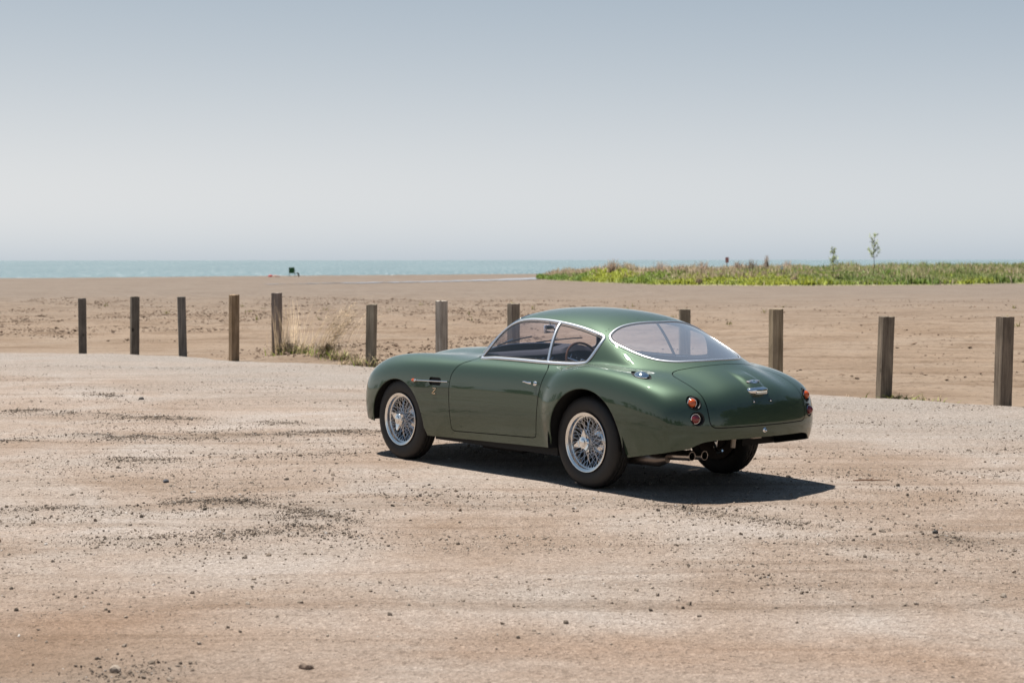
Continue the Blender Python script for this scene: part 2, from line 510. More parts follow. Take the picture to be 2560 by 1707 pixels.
# loose scatter over the part of the lot that the picture shows
def scatter(n, y0, y1):
    y = np.sqrt(RNG.uniform(y0 ** 2, y1 ** 2, n)); x = RNG.uniform(-.36, .36, n) * y + RNG.uniform(-.5, .5, n)
    return x, y
x, y = scatter(250000, 6.2, 27)
dens = np.clip(.36 + 1.5 * fbm(x * .55, y * 1.3, 4, 71), 0.05, 1)
dens *= np.where(y < 9.3, .35 + .065 * np.maximum(y - 6.2, 0), 1) * np.interp(y, [6, 9, 13, 18, 26], [.7, 1, .95, .5, .35])
dens *= np.where(x < -.5, 1, 1.15)
keep = (RNG.random(len(x)) < dens) & (y < edge_y(x) - .4)
x, y = x[keep], y[keep]
size = np.clip(RNG.lognormal(-5.55, .5, len(x)), .0025, .022)
big = size > .0085
for nm, sel, BV, BF in (('gravel', ~big, OCT_V, OCT_F), ('pebbles', big, ICO_V, ICO_F)):
    o = stone_mesh(nm, np.c_[x[sel], y[sel], lot_z(x[sel], y[sel])], size[sel], tones(sel.sum(), False), STONE, BV, BF)
    tag(o, kind='stuff')
# crumbled clods thrown up along the ruts
cx, cy = [], []
for L, wt_ in zip(STREAKS, STREAK_W):
    for (x0, y0), (x1, y1) in zip(L[:-1], L[1:]):
        n = int(wt_ * (4200 * math.hypot(x1 - x0, y1 - y0) + 300))
        t = RNG.normal(.5, .42, n)
        cx.append(x0 + (x1 - x0) * t + RNG.normal(0, .06, n)); cy.append(y0 + (y1 - y0) * t + RNG.normal(0, .20, n) * (1 + .7 * RNG.normal(0, 1, n)))
cx, cy = np.concatenate(cx), np.concatenate(cy)
keep = RNG.random(len(cx)) < np.clip(.5 + 1.6 * fbm(cx * 2.2, cy * 4, 3, 73), .05, 1)
cx, cy = cx[keep], cy[keep]
sz = np.clip(RNG.lognormal(-5.65, .5, len(cx)), .0025, .018)
o = stone_mesh('clods', np.c_[cx, cy, lot_z(cx, cy)], sz, tones(len(cx), True), STONE, ICO_V, ICO_F, (.55, 1.0), .15)
tag(o, kind='stuff')
# crumbs on the trodden beach
y = np.sqrt(RNG.uniform(24 ** 2, 75 ** 2, 110000)); x = RNG.uniform(-.36, .36, len(y)) * y
keep = (y > edge_y(x) + .3) & (RNG.random(len(y)) < np.clip(.25 + 2.0 * fbm(x * .35, y * .35, 4, 81), 0, 1) * np.where(x < (y - 30) * .1, 1, .12))
x, y = x[keep], y[keep]
sz = np.clip(RNG.lognormal(-3.95, .55, len(x)), .008, .075)
o = stone_mesh('sand_clods', np.c_[x, y, beach_z(x, y)], sz, np.tile((.20, .14, .10), (len(x), 1)) * RNG.uniform(.7, 1.3, (len(x), 1)), STONE, OCT_V, OCT_F, (.25, .5), .2)
tag(o, kind='stuff')

# a few single stones large enough to point at
def rock(loc, s, tone, label, seed):
    r_ = np.random.default_rng(seed)
    bm = bmesh.new(); bmesh.ops.create_icosphere(bm, subdivisions=2, radius=1)
    for v in bm.verts:
        k = 1 + .22 * math.sin(3.1 * v.co.x + seed) * math.cos(2.7 * v.co.y - seed) + r_.uniform(-.06, .06)
        v.co = Vector((v.co.x * k, v.co.y * k * .75, v.co.z * k * .6)) * s
    me = bpy.data.meshes.new('stone'); bm.to_mesh(me); bm.free()
    m = Nodes('rock'); c_ = m.ramp(m.noise(m.coord(), 60, 4), [(.3, tuple(np.array(tone) * .7)), (.7, tuple(np.array(tone) * 1.25))])
    m.link(c_, m.b.inputs['Base Color']); m.set(Roughness=.85)
    me.materials.append(m.m)
    o = bpy.data.objects.new('stone', me); COL.objects.link(o)
    o.location = (loc[0], loc[1], float(lot_z(np.array([loc[0]]), np.array([loc[1]]))[0]) + s * .28); o.rotation_euler.z = seed
    tag(o, label, 'stone', 'larger stones lying on the lot')
rock((-2.61, 12.72), .028, (.075, .075, .085), 'dark blue grey stone on the dirt well left of the car', 1)
rock((-1.62, 6.86), .030, (.30, .24, .19), 'pale clod beside dark crumbs at the lower left edge', 2)
rock((-.85, 6.93), .032, (.27, .20, .15), 'flat tan stone lying alone at the bottom edge', 3)
rock((2.56, 10.2), .024, (.06, .055, .05), 'blackish lump on the dirt at the right below the shadow tip', 4)
rock((-3.06, 10.02), .026, (.40, .29, .20), 'small tan stone at the far left of the foreground', 5)
rock((-4.45, 20.3), .035, (.07, .065, .06), 'small black stone on the pale gravel below the leftmost post', 6)

# twig
tw = MB()
zt = float(lot_z(np.array([2.7]), np.array([12.76]))[0]) + .008
tw.tube([(2.58, 12.77, zt), (2.66, 12.76, zt + .006), (2.74, 12.77, zt + .003), (2.83, 12.74, zt + .006)], [.004, .006, .005, .003], 6)
tw.tube([(2.70, 12.765, zt + .004), (2.73, 12.80, zt + .012), (2.75, 12.82, zt + .01)], [.003, .003, .002], 5)
tag(tw.build('twig', simple('twig_bark', (.17, .085, .045), .85)), 'thin brown twig lying right of the car shadow', 'twig')

# ------------------------------------------------------------------ wooden posts
def wood_material(name, base, warm, seed):
    N = Nodes(name)
    v = N.coord(scale=(1, 1, .06)); 
    tc = N.n('TexCoord'); mp = N.n('Mapping'); mp.inputs['Location'].default_value = (seed * 3.1, seed * 1.7, seed * .9); mp.inputs['Scale'].default_value = (1, 1, .055)
    N.link(tc.outputs['Object'], mp.inputs[0]); v = mp.outputs[0]
    mp2 = N.n('Mapping'); mp2.inputs['Location'].default_value = (seed, seed * 2, seed * 1.3); mp2.inputs['Scale'].default_value = (1, 1, .6)
    N.link(tc.outputs['Object'], mp2.inputs[0])
    grain = N.noise(v, 34, 6, .7, .4)
    b = np.array(base); w_ = np.array(warm)
    col = N.ramp(grain, [(.28, tuple(b * .38)), (.42, tuple(b * .85)), (.6, tuple(w_)), (.78, tuple(w_ * 1.3))])
    big = N.ramp(N.noise(mp2.outputs[0], 4.5, 3), [(.3, .68), (.65, 1.15)])
    col = N.mix(.8, col, big, 'MULTIPLY')
    vor = N.n('TexVoronoi', feature='F1'); vor.inputs['Scale'].default_value = 4.2; N.link(mp2.outputs[0], vor.inputs[0])
    knot = N.ramp(vor.outputs['Distance'], [(.05, (.05, .045, .05)), (.13, (1, 1, 1))])
    col = N.mix(.85, col, knot, 'MULTIPLY')
    N.link(col, N.b.inputs['Base Color']); N.set(Roughness=.88, Specular_IOR_Level=.2)
    N.link(N.bump(grain, .7, .006), N.b.inputs['Normal'])
    return N.m
# x, y, height, width, turn, lean x, lean y, colour
POSTS = [
 (-7.80, 30.78, .985, .150, .30, .000, 0, (0.169, 0.144, 0.123), (0.209, 0.178, 0.146), 'dark weathered timber post, leftmost of the row'),
 (-6.79, 30.48, 1.02, .150, .45, .016, 0, (0.153, 0.132, 0.111), (0.215, 0.184, 0.146), 'dark timber post with two large knots, second from the left end'),
 (-5.81, 29.90, 1.03, .150, .25, -.016, 0, (0.169, 0.155, 0.140), (0.215, 0.190, 0.164), 'grey brown post leaning left, third from the left end'),
 (-4.69, 28.57, 1.09, .150, .55, .012, 0, (0.282, 0.190, 0.111), (0.350, 0.247, 0.158), 'tallest post of warm honey brown wood, left of the dry grass'),
 (-4.06, 29.25, 1.13, .152, -.35, .004, 0, (0.243, 0.201, 0.175), (0.316, 0.259, 0.222), 'cracked pinkish grey post half hidden by the left dry grass tuft'),
 (-2.26, 27.11, .965, .150, -.28, .022, 0, (0.232, 0.196, 0.146), (0.299, 0.259, 0.199), 'grey post with a greenish shaded side just left of the car nose'),
 (-1.08, 26.01, 1.05, .150, .78, 0, 0, (0.373, 0.322, 0.269), (0.441, 0.391, 0.333), 'pale silvery post rising behind the car front wing'),
 (.02, 25.00, 1.03, .150, .55, .004, 0, (0.215, 0.178, 0.140), (0.266, 0.224, 0.175), 'brown post seen above the windscreen pillar of the car'),
 (2.32, 22.78, 1.01, .150, .05, 0, 0, (0.203, 0.167, 0.123), (0.254, 0.213, 0.158), 'brown post half hidden behind the car roof and rear window'),
 (3.39, 21.77, 1.04, .155, .25, 0, 0, (0.266, 0.207, 0.135), (0.339, 0.270, 0.187), 'tan post with bolt holes standing behind the car tail'),
 (4.52, 20.58, .985, .160, .22, .030, 0, (0.186, 0.147, 0.111), (0.243, 0.196, 0.146), 'leaning brown post with green weeds at its foot'),
 (5.71, 19.69, 1.01, .165, .30, .020, 0, (0.181, 0.144, 0.111), (0.254, 0.201, 0.152), 'dark brown post, rightmost of the row'),
]
for i, (x, y, h, w_, rz, lx, ly, base, warm, lab) in enumerate(POSTS):
    bm = bmesh.new()
    nz = 15
    rnd = np.random.default_rng(40 + i)
    ring = []
    c_ = w_ / 2 * .93
    ch = .006
    prof = [(-c_, -c_ + ch), (-c_ + ch, -c_), (-.02, -c_), (.02, -c_), (c_ - ch, -c_), (c_, -c_ + ch), (c_, 0), (c_, c_ - ch), (c_ - ch, c_), (0, c_), (-c_ + ch, c_), (-c_, c_ - ch), (-c_, 0)]
    for k in range(nz + 1):
        z_ = -.35 + (h + .35) * k / nz
        ring.append([bm.verts.new((px * (1 + rnd.normal(0, .006)) + lx * max(z_, 0), py * (1 + rnd.normal(0, .006)) + ly * max(z_, 0), z_ + (rnd.normal(0, .004) if k == nz else 0))) for px, py in prof])
    n = len(prof)
    for k in range(nz):
        for j in range(n):
            bm.faces.new((ring[k][j], ring[k][(j + 1) % n], ring[k + 1][(j + 1) % n], ring[k + 1][j]))
    top = bm.verts.new((lx * h, ly * h, h + .006))
    for j in range(n): bm.faces.new((ring[nz][j], ring[nz][(j + 1) % n], top))
    bmesh.ops.recalc_face_normals(bm, faces=bm.faces)
    me = bpy.data.meshes.new('wooden_post'); bm.to_mesh(me); bm.free()
    me.materials.append(wood_material('post_wood', base, warm, i + 1))
    o = bpy.data.objects.new('wooden_post', me); COL.objects.link(o)
    o.location = (x, y, 0 if i != 4 else -.02); o.rotation_euler.z = rz
    tag(o, lab, 'post', 'row of square timber posts along the lot edge')

# ------------------------------------------------------------------ grass and weeds
def blade_mesh(name, strips, mat, kind=None, parent=None):
    """strips: list of (points (m,3), width, colour, side vector)"""
    V = []; F = []; C = []
    for P, w_, c_, side in strips:
        P = np.asarray(P); m = len(P); k = len(V)
        ww = w_ * np.linspace(1, .25, m)
        for i in range(m):
            V.append(P[i] - side * ww[i] / 2); V.append(P[i] + side * ww[i] / 2); C += [c_, c_]
        for i in range(m - 1):
            F.append((k + 2 * i, k + 2 * i + 1, k + 2 * i + 3, k + 2 * i + 2))
    rn = np.random.default_rng(3).normal(0, .45, (len(V), 3)); rn[:, 2] = 1.0
    o = mesh_np(name, V, F, mat, parent, smooth=True, normals=rn / np.linalg.norm(rn, axis=1)[:, None])
    a = o.data.attributes.new('tone', 'FLOAT_COLOR', 'POINT')
    a.data.foreach_set('color', np.c_[np.array(C), np.ones(len(C))].astype(np.float32).ravel())
    return o
def leaf_mat(name, trans=.35, rough=.6):
    N = Nodes(name)
    at = N.n('Attribute', attribute_name='tone')
    N.link(at.outputs['Color'], N.b.inputs['Base Color']); N.set(Roughness=rough, Specular_IOR_Level=.25)
    tr = N.n('BsdfTranslucent'); N.link(at.outputs['Color'], tr.inputs[0])
    mx = N.n('MixShader'); mx.inputs[0].default_value = trans
    N.link(N.b.outputs[0], mx.inputs[1]); N.link(tr.outputs[0], mx.inputs[2])
    N.link(mx.outputs[0], N.t.nodes['Material Output'].inputs[0])
    return N.m
LEAF = leaf_mat('plant_leaf')
THIN_LEAF = leaf_mat('thin_leaf', .7)
def bend(base, lean, h, m=5, curl=.35, seed=None):
    t = np.linspace(0, 1, m)[:, None]
    base = np.array(base); lean = np.array((*lean, 0.0))
    return base + np.array((0, 0, h)) * (t - curl * .35 * t ** 2) + lean * (t * .5 + t ** 2 * .5)
def tuft(x, y, z, n_stalk, n_green, lean, spread, h, seed_head, label, group=None):
    S = []; rr = np.random.default_rng(int(abs(x * 997 + y * 31)))
    for k in range(n_stalk):
        a = rr.uniform(0, 6.28); r0 = abs(rr.normal(0, .12))
        b = (x + r0 * math.cos(a) * 1.6, y + r0 * math.sin(a), z - .02)
        hh = h * rr.uniform(.45, 1.05)
        l = (lean[0] * hh / h + rr.normal(0, spread) * hh, lean[1] + rr.normal(0, spread) * hh)
        c_ = np.array((.70, .54, .36)) * rr.uniform(.75, 1.25)
        P = bend(b, l, hh, 6, rr.uniform(.1, .5))
        S.append((P, rr.uniform(.005, .010), c_, np.array((math.cos(a), math.sin(a), 0))))
        if seed_head and rr.random() < .75:
            for q_ in range(9):
                s0 = P[-1] + (P[-1] - P[-2]) * rr.uniform(-1.2, .5)
                d = np.array((rr.normal(lean[0] * .12, .035), rr.normal(0, .035), rr.uniform(-.01, .05)))
                S.append(([s0, s0 + d * .6, s0 + d], .010, np.array((.70, .55, .38)) * rr.uniform(.8, 1.2), np.array((math.cos(q_), math.sin(q_), .3))))
        for q_ in range(2):                                   # dry side leaves low on the stalk
            s0 = P[1]; a2 = rr.uniform(0, 6.28); L = rr.uniform(.08, .22)
            d = np.array((math.cos(a2) * L, math.sin(a2) * L, rr.uniform(-.04, .1)))
            S.append(([s0, s0 + d * .6 + (0, 0, .03), s0 + d], .012, np.array((.58, .45, .29)) * rr.uniform(.7, 1.2), np.array((-math.sin(a2), math.cos(a2), .2))))
    for k in range(n_green):
        a = rr.uniform(0, 6.28); r0 = abs(rr.normal(0, .10))
        b = (x + r0 * math.cos(a) * 1.7, y + r0 * math.sin(a), z - .02)
        hh = rr.uniform(.07, .24) * (.4 if h < .15 else 1)
        c_ = np.array((.30, .36, .075)) * rr.uniform(.6, 1.5)
        S.append((bend(b, rr.normal(0, .08, 2), hh, 4, .6), rr.uniform(.010, .018), c_, np.array((math.cos(a), math.sin(a), 0))))
    o = blade_mesh('dry_grass', S, LEAF)
    tag(o, label, 'grass', group)
def bz(x, y): return float(beach_z(np.array([float(x)]), np.array([float(y)]))[0])
def lz(x, y): return float(lot_z(np.array([float(x)]), np.array([float(y)]))[0])
G1 = 'grass tufts on the sand mound between the posts'
tuft(-3.80, 29.0, bz(-3.80, 29.0), 72, 80, (-.02, 0), .11, 1.02, False, 'tall upright tuft of dry straw with green base beside the cracked post', G1)
tuft(-3.56, 28.9, bz(-3.56, 28.9), 16, 90, (.10, 0), .18, .50, False, 'low bright green sprout clump between the two dry straw tufts', G1)
tuft(-3.16, 28.6, bz(-3.16, 28.6), 100, 70, (.42, 0), .10, .92, True, 'dry straw tuft leaning right with feathery pale seed heads', G1)
tuft(-2.86, 28.2, bz(-2.86, 28.2), 60, 45, (.06, 0), .35, .24, False, 'low matted tuft of dead and green blades at the foot of the mound', G1)
tuft(-2.52, 27.6, bz(-2.52, 27.6), 60, 40, (.03, 0), .30, .26, False, 'short yellowish tuft just left of the post by the car nose', G1)
tuft(-2.20, 26.85, lz(-2.20, 26.85), 26, 8, (.05, 0), .35, .26, False, 'few curling dead blades in front of the post by the car nose', G1)
G2 = 'weeds at the foot of the right hand posts'
tuft(4.66, 20.45, lz(4.66, 20.45), 10, 60, (.08, 0), .5, .10, False, 'green weeds around the foot of the leaning post', G2)
tuft(3.98, 21.0, bz(3.98, 21.0) + .02, 5, 34, (0, 0), .4, .12, False, 'small green sprig on the sand between the car tail and the leaning post', G2)
tuft(5.02, 20.62, bz(5.02, 20.62) + .02, 8, 30, (0, 0), .5, .10, False, 'tiny yellow green weed right of the leaning post', G2)
# yellow-green seedlings strewn across the far sand
S = []; rr = np.random.default_rng(5)
for k in range(46):
    y = rr.uniform(40, 66); x = rr.uniform(-.30, .16) * y + (0 if rr.random() < .8 else 8)
    if abs(y - (55 - .25 * x)) > 9: continue
    z = bz(x, y)
    for j in range(9):
        a = rr.uniform(0, 6.28); L = rr.uniform(.03, .11)
        S.append((bend((x + rr.normal(0, .05), y + rr.normal(0, .05), z - .01), (math.cos(a) * L, math.sin(a) * L), rr.uniform(.05, .17), 3), .025, np.array((.34, .33, .06)) * rr.uniform(.7, 1.2), np.array((-math.sin(a), math.cos(a), 0))))
tag(blade_mesh('seedlings', S, LEAF), kind='stuff')

# ------------------------------------------------------------------ low dune with plants behind the beach
FR = np.array([(1.5, 156), (2.3, 151), (6.7, 130), (10, 117), (16.2, 112.5), (21.9, 113), (27.9, 115), (38.3, 124), (50, 134), (75, 150), (120, 165)], float)
def front_y(x): return np.interp(x, FR[:, 0], FR[:, 1]) + .5 * vnoise(x * .8, x * 0, 91)
def dune_z(x, y):
    d = y - front_y(x)
    left = sst(1.8, 9, x)
    return .12 + (.12 + .58 * left) * sst(-.5, 12, d) + .16 * fbm(x * .16, y * .16, 3, 92) * sst(0, 4, d) - .3 * sst(.6, -1, d)
xs = np.linspace(2.2, 62, 130); ds = np.concatenate([np.linspace(-1.2, 14, 40), [18, 24, 32, 42]])
X, Dd = np.meshgrid(xs, ds); Y = front_y(X) + Dd * np.clip((X - 1) / 6, .15, 1)
Zd = dune_z(X, Y) - .8 * sst(30, 42, Dd)
N = Nodes('dune_soil'); N.link(N.ramp(N.noise(N.coord(), .9, 5), [(.3, (.16, .19, .055)), (.55, (.25, .23, .11)), (.75, (.33, .27, .18))]), N.b.inputs['Base Color']); N.set(Roughness=.95)
tag(grid_mesh('dune', X, Y, Zd, N.m), kind='structure')

def patch(name, n, colour_fn, hfn, wfn, keep_fn, ymax=26, bunch=3, lean=.25):
    rr = np.random.default_rng(len(name) * 7)
    x = rr.uniform(2.4, 61, n); d = rr.uniform(0, 1, n) ** 1.4 * ymax * np.clip((x - 1) / 6, .15, 1)
    y = front_y(x) + d
    kp = keep_fn(x, y, d, rr)
    x, y, d = x[kp], y[kp], d[kp]
    z = dune_z(x, y)
    m = len(x); k = bunch
    x = np.repeat(x, k) + rr.normal(0, .10, m * k); y = np.repeat(y, k) + rr.normal(0, .10, m * k); z = np.repeat(z, k); d = np.repeat(d, k)
    h = hfn(x, y, d, rr) * np.clip(.85 + 1.5 * fbm(x * .45, y * .45, 3, 99), .35, 1.7); w_ = wfn(rr, m * k)
    a = rr.uniform(0, 6.283, m * k); lx = rr.normal(0, lean, m * k) * h; ly = rr.normal(0, lean, m * k) * h
    cs, sn = np.cos(a) * w_ / 2, np.sin(a) * w_ / 2
    V = np.stack([np.stack([x - cs, y - sn, z - .05], -1), np.stack([x + cs, y + sn, z - .05], -1), np.stack([x + cs * 1.2 + lx * .5, y + sn * 1.2 + ly * .5, z + h * .6], -1), np.stack([x + lx, y + ly, z + h], -1)], 1)
    F = (np.arange(m * k) * 4)[:, None] + np.array([0, 1, 2, 3])
    rn = rr.normal(0, .5, (m * k, 3)); rn[:, 2] = 1.0; rn /= np.linalg.norm(rn, axis=1)[:, None]
    o = mesh_np(name, V.reshape(-1, 3), F, LEAF, smooth=True, normals=np.repeat(rn, 4, 0))
    C = colour_fn(x, y, d, rr)
    at = o.data.attributes.new('tone', 'FLOAT_COLOR', 'POINT')
    at.data.foreach_set('color', np.repeat(np.c_[C, np.ones(len(C))], 4, 0).astype(np.float32).ravel())
    tag(o, kind='stuff')
def green_col(x, y, d, rr):
    t = np.clip(.5 + 1.3 * fbm(x * .22, y * .22, 3, 95), 0, 1)[:, None]
    t = np.clip(t + .35 * sst(3, 9, x)[:, None] * sst(26, 18, x)[:, None] - .15, 0, 1)
    c_ = (1 - t) * np.array((.155, .235, .052)) + t * np.array((.35, .385, .060))
    return c_ * rr.uniform(.7, 1.3, (len(x), 1))
patch('ground_cover', 34000, green_col, lambda x, y, d, rr: rr.uniform(.10, .30, len(x)) * (1 + .5 * sst(3.5, 1.8, x)), lambda rr, n: rr.uniform(.06, .14, n),
      lambda x, y, d, rr: (d < 9) & (rr.random(len(x)) < np.clip(.9 - .5 * sst(22, 32, x) + 1.0 * fbm(x * .25, y * .25, 3, 96), .15, 1)), ymax=11)
def marsh_col(x, y, d, rr):
    t = rr.random((len(x), 1)) * .7 + .5 * np.clip(fbm(x * .15, y * .15, 3, 97), -.4, .6)[:, None] + .15
    c_ = np.where(t < .45, np.array((.14, .19, .060)), np.where(t < .75, np.array((.24, .26, .095)), np.array((.38, .31, .21))))
    return c_ * rr.uniform(.75, 1.25, (len(x), 1))
patch('marsh_grass', 30000, marsh_col, lambda x, y, d, rr: rr.uniform(.25, .60, len(x)) * (.6 + .25 * sst(16, 28, x)), lambda rr, n: rr.uniform(.03, .07, n),
      lambda x, y, d, rr: rr.random(len(x)) < np.clip(sst(10, 24, x) * (1 - .5 * sst(3, 0, d)), .04, 1), lean=.16)
def straw_col(x, y, d, rr): return np.array((.37, .29, .20)) * rr.uniform(.7, 1.25, (len(x), 1))
patch('dead_grass', 22000, straw_col, lambda x, y, d, rr: rr.uniform(.2, .5, len(x)), lambda rr, n: rr.uniform(.025, .06, n),
      lambda x, y, d, rr: (d > 3.5) & (rr.random(len(x)) < np.clip(.35 + 1.2 * fbm(x * .3, y * .3, 2, 98) + .5 * sst(7, 12, x) * sst(26, 18, x), .05, 1)), lean=.2)
# plumes of dead reed standing out of the green
def reed(px_x, y, h, wid, label, grp, tone=(.34, .25, .19)):
    S = []; rr = np.random.default_rng(int(px_x * 13 + y))
    z = float(dune_z(np.array([px_x]), np.array([y]))[0])
    for k in range(70):
        b = (px_x + rr.normal(0, wid * .35), y + rr.normal(0, wid * .3), z - .05)
        a = rr.uniform(0, 6.28)
        S.append((bend(b, (rr.normal(.06, wid * .35), rr.normal(0, .1)), h * rr.uniform(.5, 1.05), 4), .05, np.array(tone) * rr.uniform(.7, 1.25), np.array((math.cos(a), math.sin(a), 0))))
    tag(blade_mesh('dead_reed', S, LEAF), label, 'reed', grp)
G3 = 'plumes of dead reed on the dune'
def at_px(px, y): return (px - 1280) / 4241.0 * y
reed(at_px(1530, 134), 134, 1.30, .45, 'tall pale pinkish reed plume at the left end of the dune', G3)
reed(at_px(1652, 127), 127, 1.00, .55, 'broad tan reed clump left of the red sign', G3)
reed(at_px(1700, 126), 126, .75, .5, 'low tan reed clump directly left of the red sign', G3)
reed(at_px(1757, 126), 126, .95, .6, 'dense tan reed clump below and left of the red sign', G3)
reed(at_px(1845, 125), 125, .90, .4, 'small tan reed clump right of the red sign', G3)
reed(at_px(1878, 124), 124, 1.05, .4, 'dark narrow reed clump beside the white marker', G3, (.17, .13, .10))
reed(at_px(1915, 128), 128, 1.35, .22, 'thin dark reed spike rising above the sea horizon', G3, (.26, .21, .18))
reed(at_px(1968, 126), 126, .95, .5, 'tan reed clump just right of the white marker', G3)
reed(at_px(1745, 115), 115, .62, .35, 'low brown reed clump at the front foot of the dune', G3)
reed(at_px(1985, 114), 114, .75, .3, 'brown reed clump at the front foot of the dune left of the small sapling', G3)

# saplings
BARK = simple('sapling_bark', (.10, .085, .070), .85)
def sapling(px, y, h, wid, nl, label):
    x = at_px(px, y); z = float(dune_z(np.array([x]), np.array([y]))[0]) - .05
    rr = np.random.default_rng(int(px))
    root = empty('sapling', (x, y, z)); tag(root, label, 'tree', 'young trees on the dune')
    tr = MB(); P = [(0, 0, 0), (.03, 0, h * .3), (-.02, 0, h * .6), (.05, 0, h * .95)]
    tr.tube(P, [.040, .032, .022, .010], 7)
    S = []
    for k in range(16):
        t = rr.uniform(.38, .92); b = np.array([np.interp(t * h, [0, h * .3, h * .6, h * .95], [0, .03, -.02, .05]), 0, t * h])
        a = rr.uniform(0, 6.28); L = wid * rr.uniform(.5, 1.0) * (1.25 - t)
        tip = b + np.array((math.cos(a) * L, math.sin(a) * L, L * rr.uniform(.7, 1.5)))
        tr.tube([b, (b + tip) / 2 + (0, 0, -.02), tip], [.012, .008, .005], 5)
        for j in range(nl):
            q_ = b + (tip - b) * rr.uniform(.3, 1.1) + rr.normal(0, .045, 3)
            d = rr.normal(0, .07, 3); a2 = rr.uniform(0, 6.28)
            S.append(([q_, q_ + d * .6, q_ + d], .060, np.array((.46, .52, .22)) * rr.uniform(.7, 1.3), np.array((math.cos(a2), math.sin(a2), .2))))
    tr.build('trunk', BARK, root)
    blade_mesh('crown', S, THIN_LEAF, parent=root)
sapling(2184, 119, 3.35, .62, 26, 'taller young tree with sparse yellow green leaves on the dune')
sapling(2082, 117, 2.3, .50, 20, 'shorter young tree with sparse leaves left of the tall sapling')

# signs
def sign(px, y, zc, w_, h_, base_z, col, label, back):
    x = at_px(px, y)
    root = empty('sign', (x, y, base_z)); tag(root, label, 'sign')
    m = MB(); m.tube([(0, 0, 0), (0, 0, zc - base_z + h_ * .4)], .03, 8); m.build('post', simple('sign_post', (.16, .13, .11), .8), root)
    m = MB(); m.box((0, -.045, zc - base_z), (w_, .02, h_)); m.build('panel', simple('sign_panel', col, .5), root, smooth=False, bevel=.004)
sign(1817, 134, 1.66, .27, .42, .55, (.40, .17, .19), 'small dark red sign on a post above the dune plants', None)
sign(1954, 118, 1.12, .16, .22, .45, (.75, .76, .78), 'tiny white marker board low among the dune reeds', None)

# ------------------------------------------------------------------ beach chair and bundle at the water's edge
def chair():
    y = 152.0; x = at_px(730, y); z = bz(x, y)
    root = empty('beach_chair', (x, y, z), -.15); tag(root, 'green folding beach chair with its back to us at the shoreline', 'chair')
    fab = simple('green_fabric', (.018, .095, .022), .8); met = simple('chair_frame', (.07, .10, .09), .5)
    m = MB(); m.box((0, 0, .60), (.50, .03, .50), Matrix.Rotation(-.15, 3, 'X')); m.build('backrest', fab, root, smooth=False, bevel=.01)
    m = MB(); m.box((0, .25, .34), (.50, .46, .03)); m.build('seat', fab, root, smooth=False, bevel=.01)
    for sx in (-1, 1):
        m = MB(); m.tube([(sx * .27, -.12, 0), (sx * .25, .12, .34), (sx * .25, .48, .36)], .014, 6); m.build('leg', met, root)
        m = MB(); m.tube([(sx * .27, .48, 0), (sx * .26, .1, .34), (sx * .26, -.05, .86)], .014, 6); m.build('leg', met, root)
        m = MB(); m.box((sx * .31, .2, .52), (.06, .46, .03)); m.build('armrest', fab, root, smooth=False, bevel=.008)
chair()
y = 152.2; x = at_px(742, y)
m = MB(); m.tube([(0, 0, .34), (.10, 0, .32), (.18, 0, .22), (.20, 0, .02)], [.05, .075, .08, .07], 8)
o = m.build('beach_bag', simple('bag_cloth', (.10, .105, .085), .9)); o.location = (x, y, bz(x, y)); tag(o, 'dark curved bag slumped on the sand right of the green chair', 'bag')
y = 152.0; x = at_px(677, y); z = bz(x, y)
m = MB()
m.dome((0, 0, 0), (0, 0, 1), .20, .20, 14, 5, up=(0, 1, 0), sx=1.25)
o = m.build('cooler_bag', simple('red_cloth', (.42, .05, .04), .7)); o.location = (x, y, z - .01); tag(o, 'small red bag lying on the sand left of the chair', 'bag')
m = MB(); m.dome((0, 0, 0), (0, 0, 1), .24, .17, 14, 5, up=(0, 1, 0), sx=1.3); m.dome((.28, .02, 0), (0, 0, 1), .15, .13, 12, 4, up=(0, 1, 0), sx=1.2)
o = m.build('towel', simple('tan_towel', (.38, .23, .18), .9)); o.location = (x + .42, y, z - .01); tag(o, 'crumpled tan towel beside the small red bag', 'towel')

# ------------------------------------------------------------------ trees across the road, seen mirrored in the paint
S_V, S_F, S_C = [], [], []
rr = np.random.default_rng(77)
tk = MB()
for k in range(66):
    deg = 150 + 3.7 * k + rr.uniform(-1.5, 1.5); ang = math.radians(deg)
    near = deg > 336; mid = 222 < deg < 285
    dist = rr.uniform(22, 32) if near else rr.uniform(34, 55) if mid else rr.uniform(120, 170)
    cx, cy = 1.1 + dist * math.cos(ang), 12.9 + dist * math.sin(ang)
    H = rr.uniform(8, 12) if near else rr.uniform(2.5, 5.5) if mid else rr.uniform(4, 8)
    tk.tube([(cx, cy, -.2), (cx + .2, cy, H * .35), (cx, cy, H * .7)], [.35, .26, .12], 7)
    n = 1100 if near else 350
    lob = rr.normal(0, 1, (9, 3)) * (H * .26, H * .26, H * .15) + (cx, cy, H * .62)
    c0 = lob[rr.integers(0, 9, n)] + rr.normal(0, 1, (n, 3)) * H * .085
    lowk = rr.random(n) < .35; c0[lowk, 2] = rr.uniform(.1, H * .4, lowk.sum())
    c0[:, 2] = np.clip(c0[:, 2], .1, None)
    a, b = rr.normal(0, .3, (n, 3)), rr.normal(0, .3, (n, 3))
    S_V.append(np.stack([c0 - a, c0 + b, c0 + a, c0 - b], 1).reshape(-1, 3))
    S_C.append(np.repeat(np.array((.055, .080, .028)) * rr.uniform(.7, 1.35, (n, 1)), 4, 0))
V = np.concatenate(S_V); C = np.concatenate(S_C)
o = mesh_np('tree_line', V, np.arange(len(V)).reshape(-1, 4), LEAF, smooth=False)
at = o.data.attributes.new('tone', 'FLOAT_COLOR', 'POINT'); at.data.foreach_set('color', np.c_[C, np.ones(len(C))].astype(np.float32).ravel())
tag(o, kind='stuff')
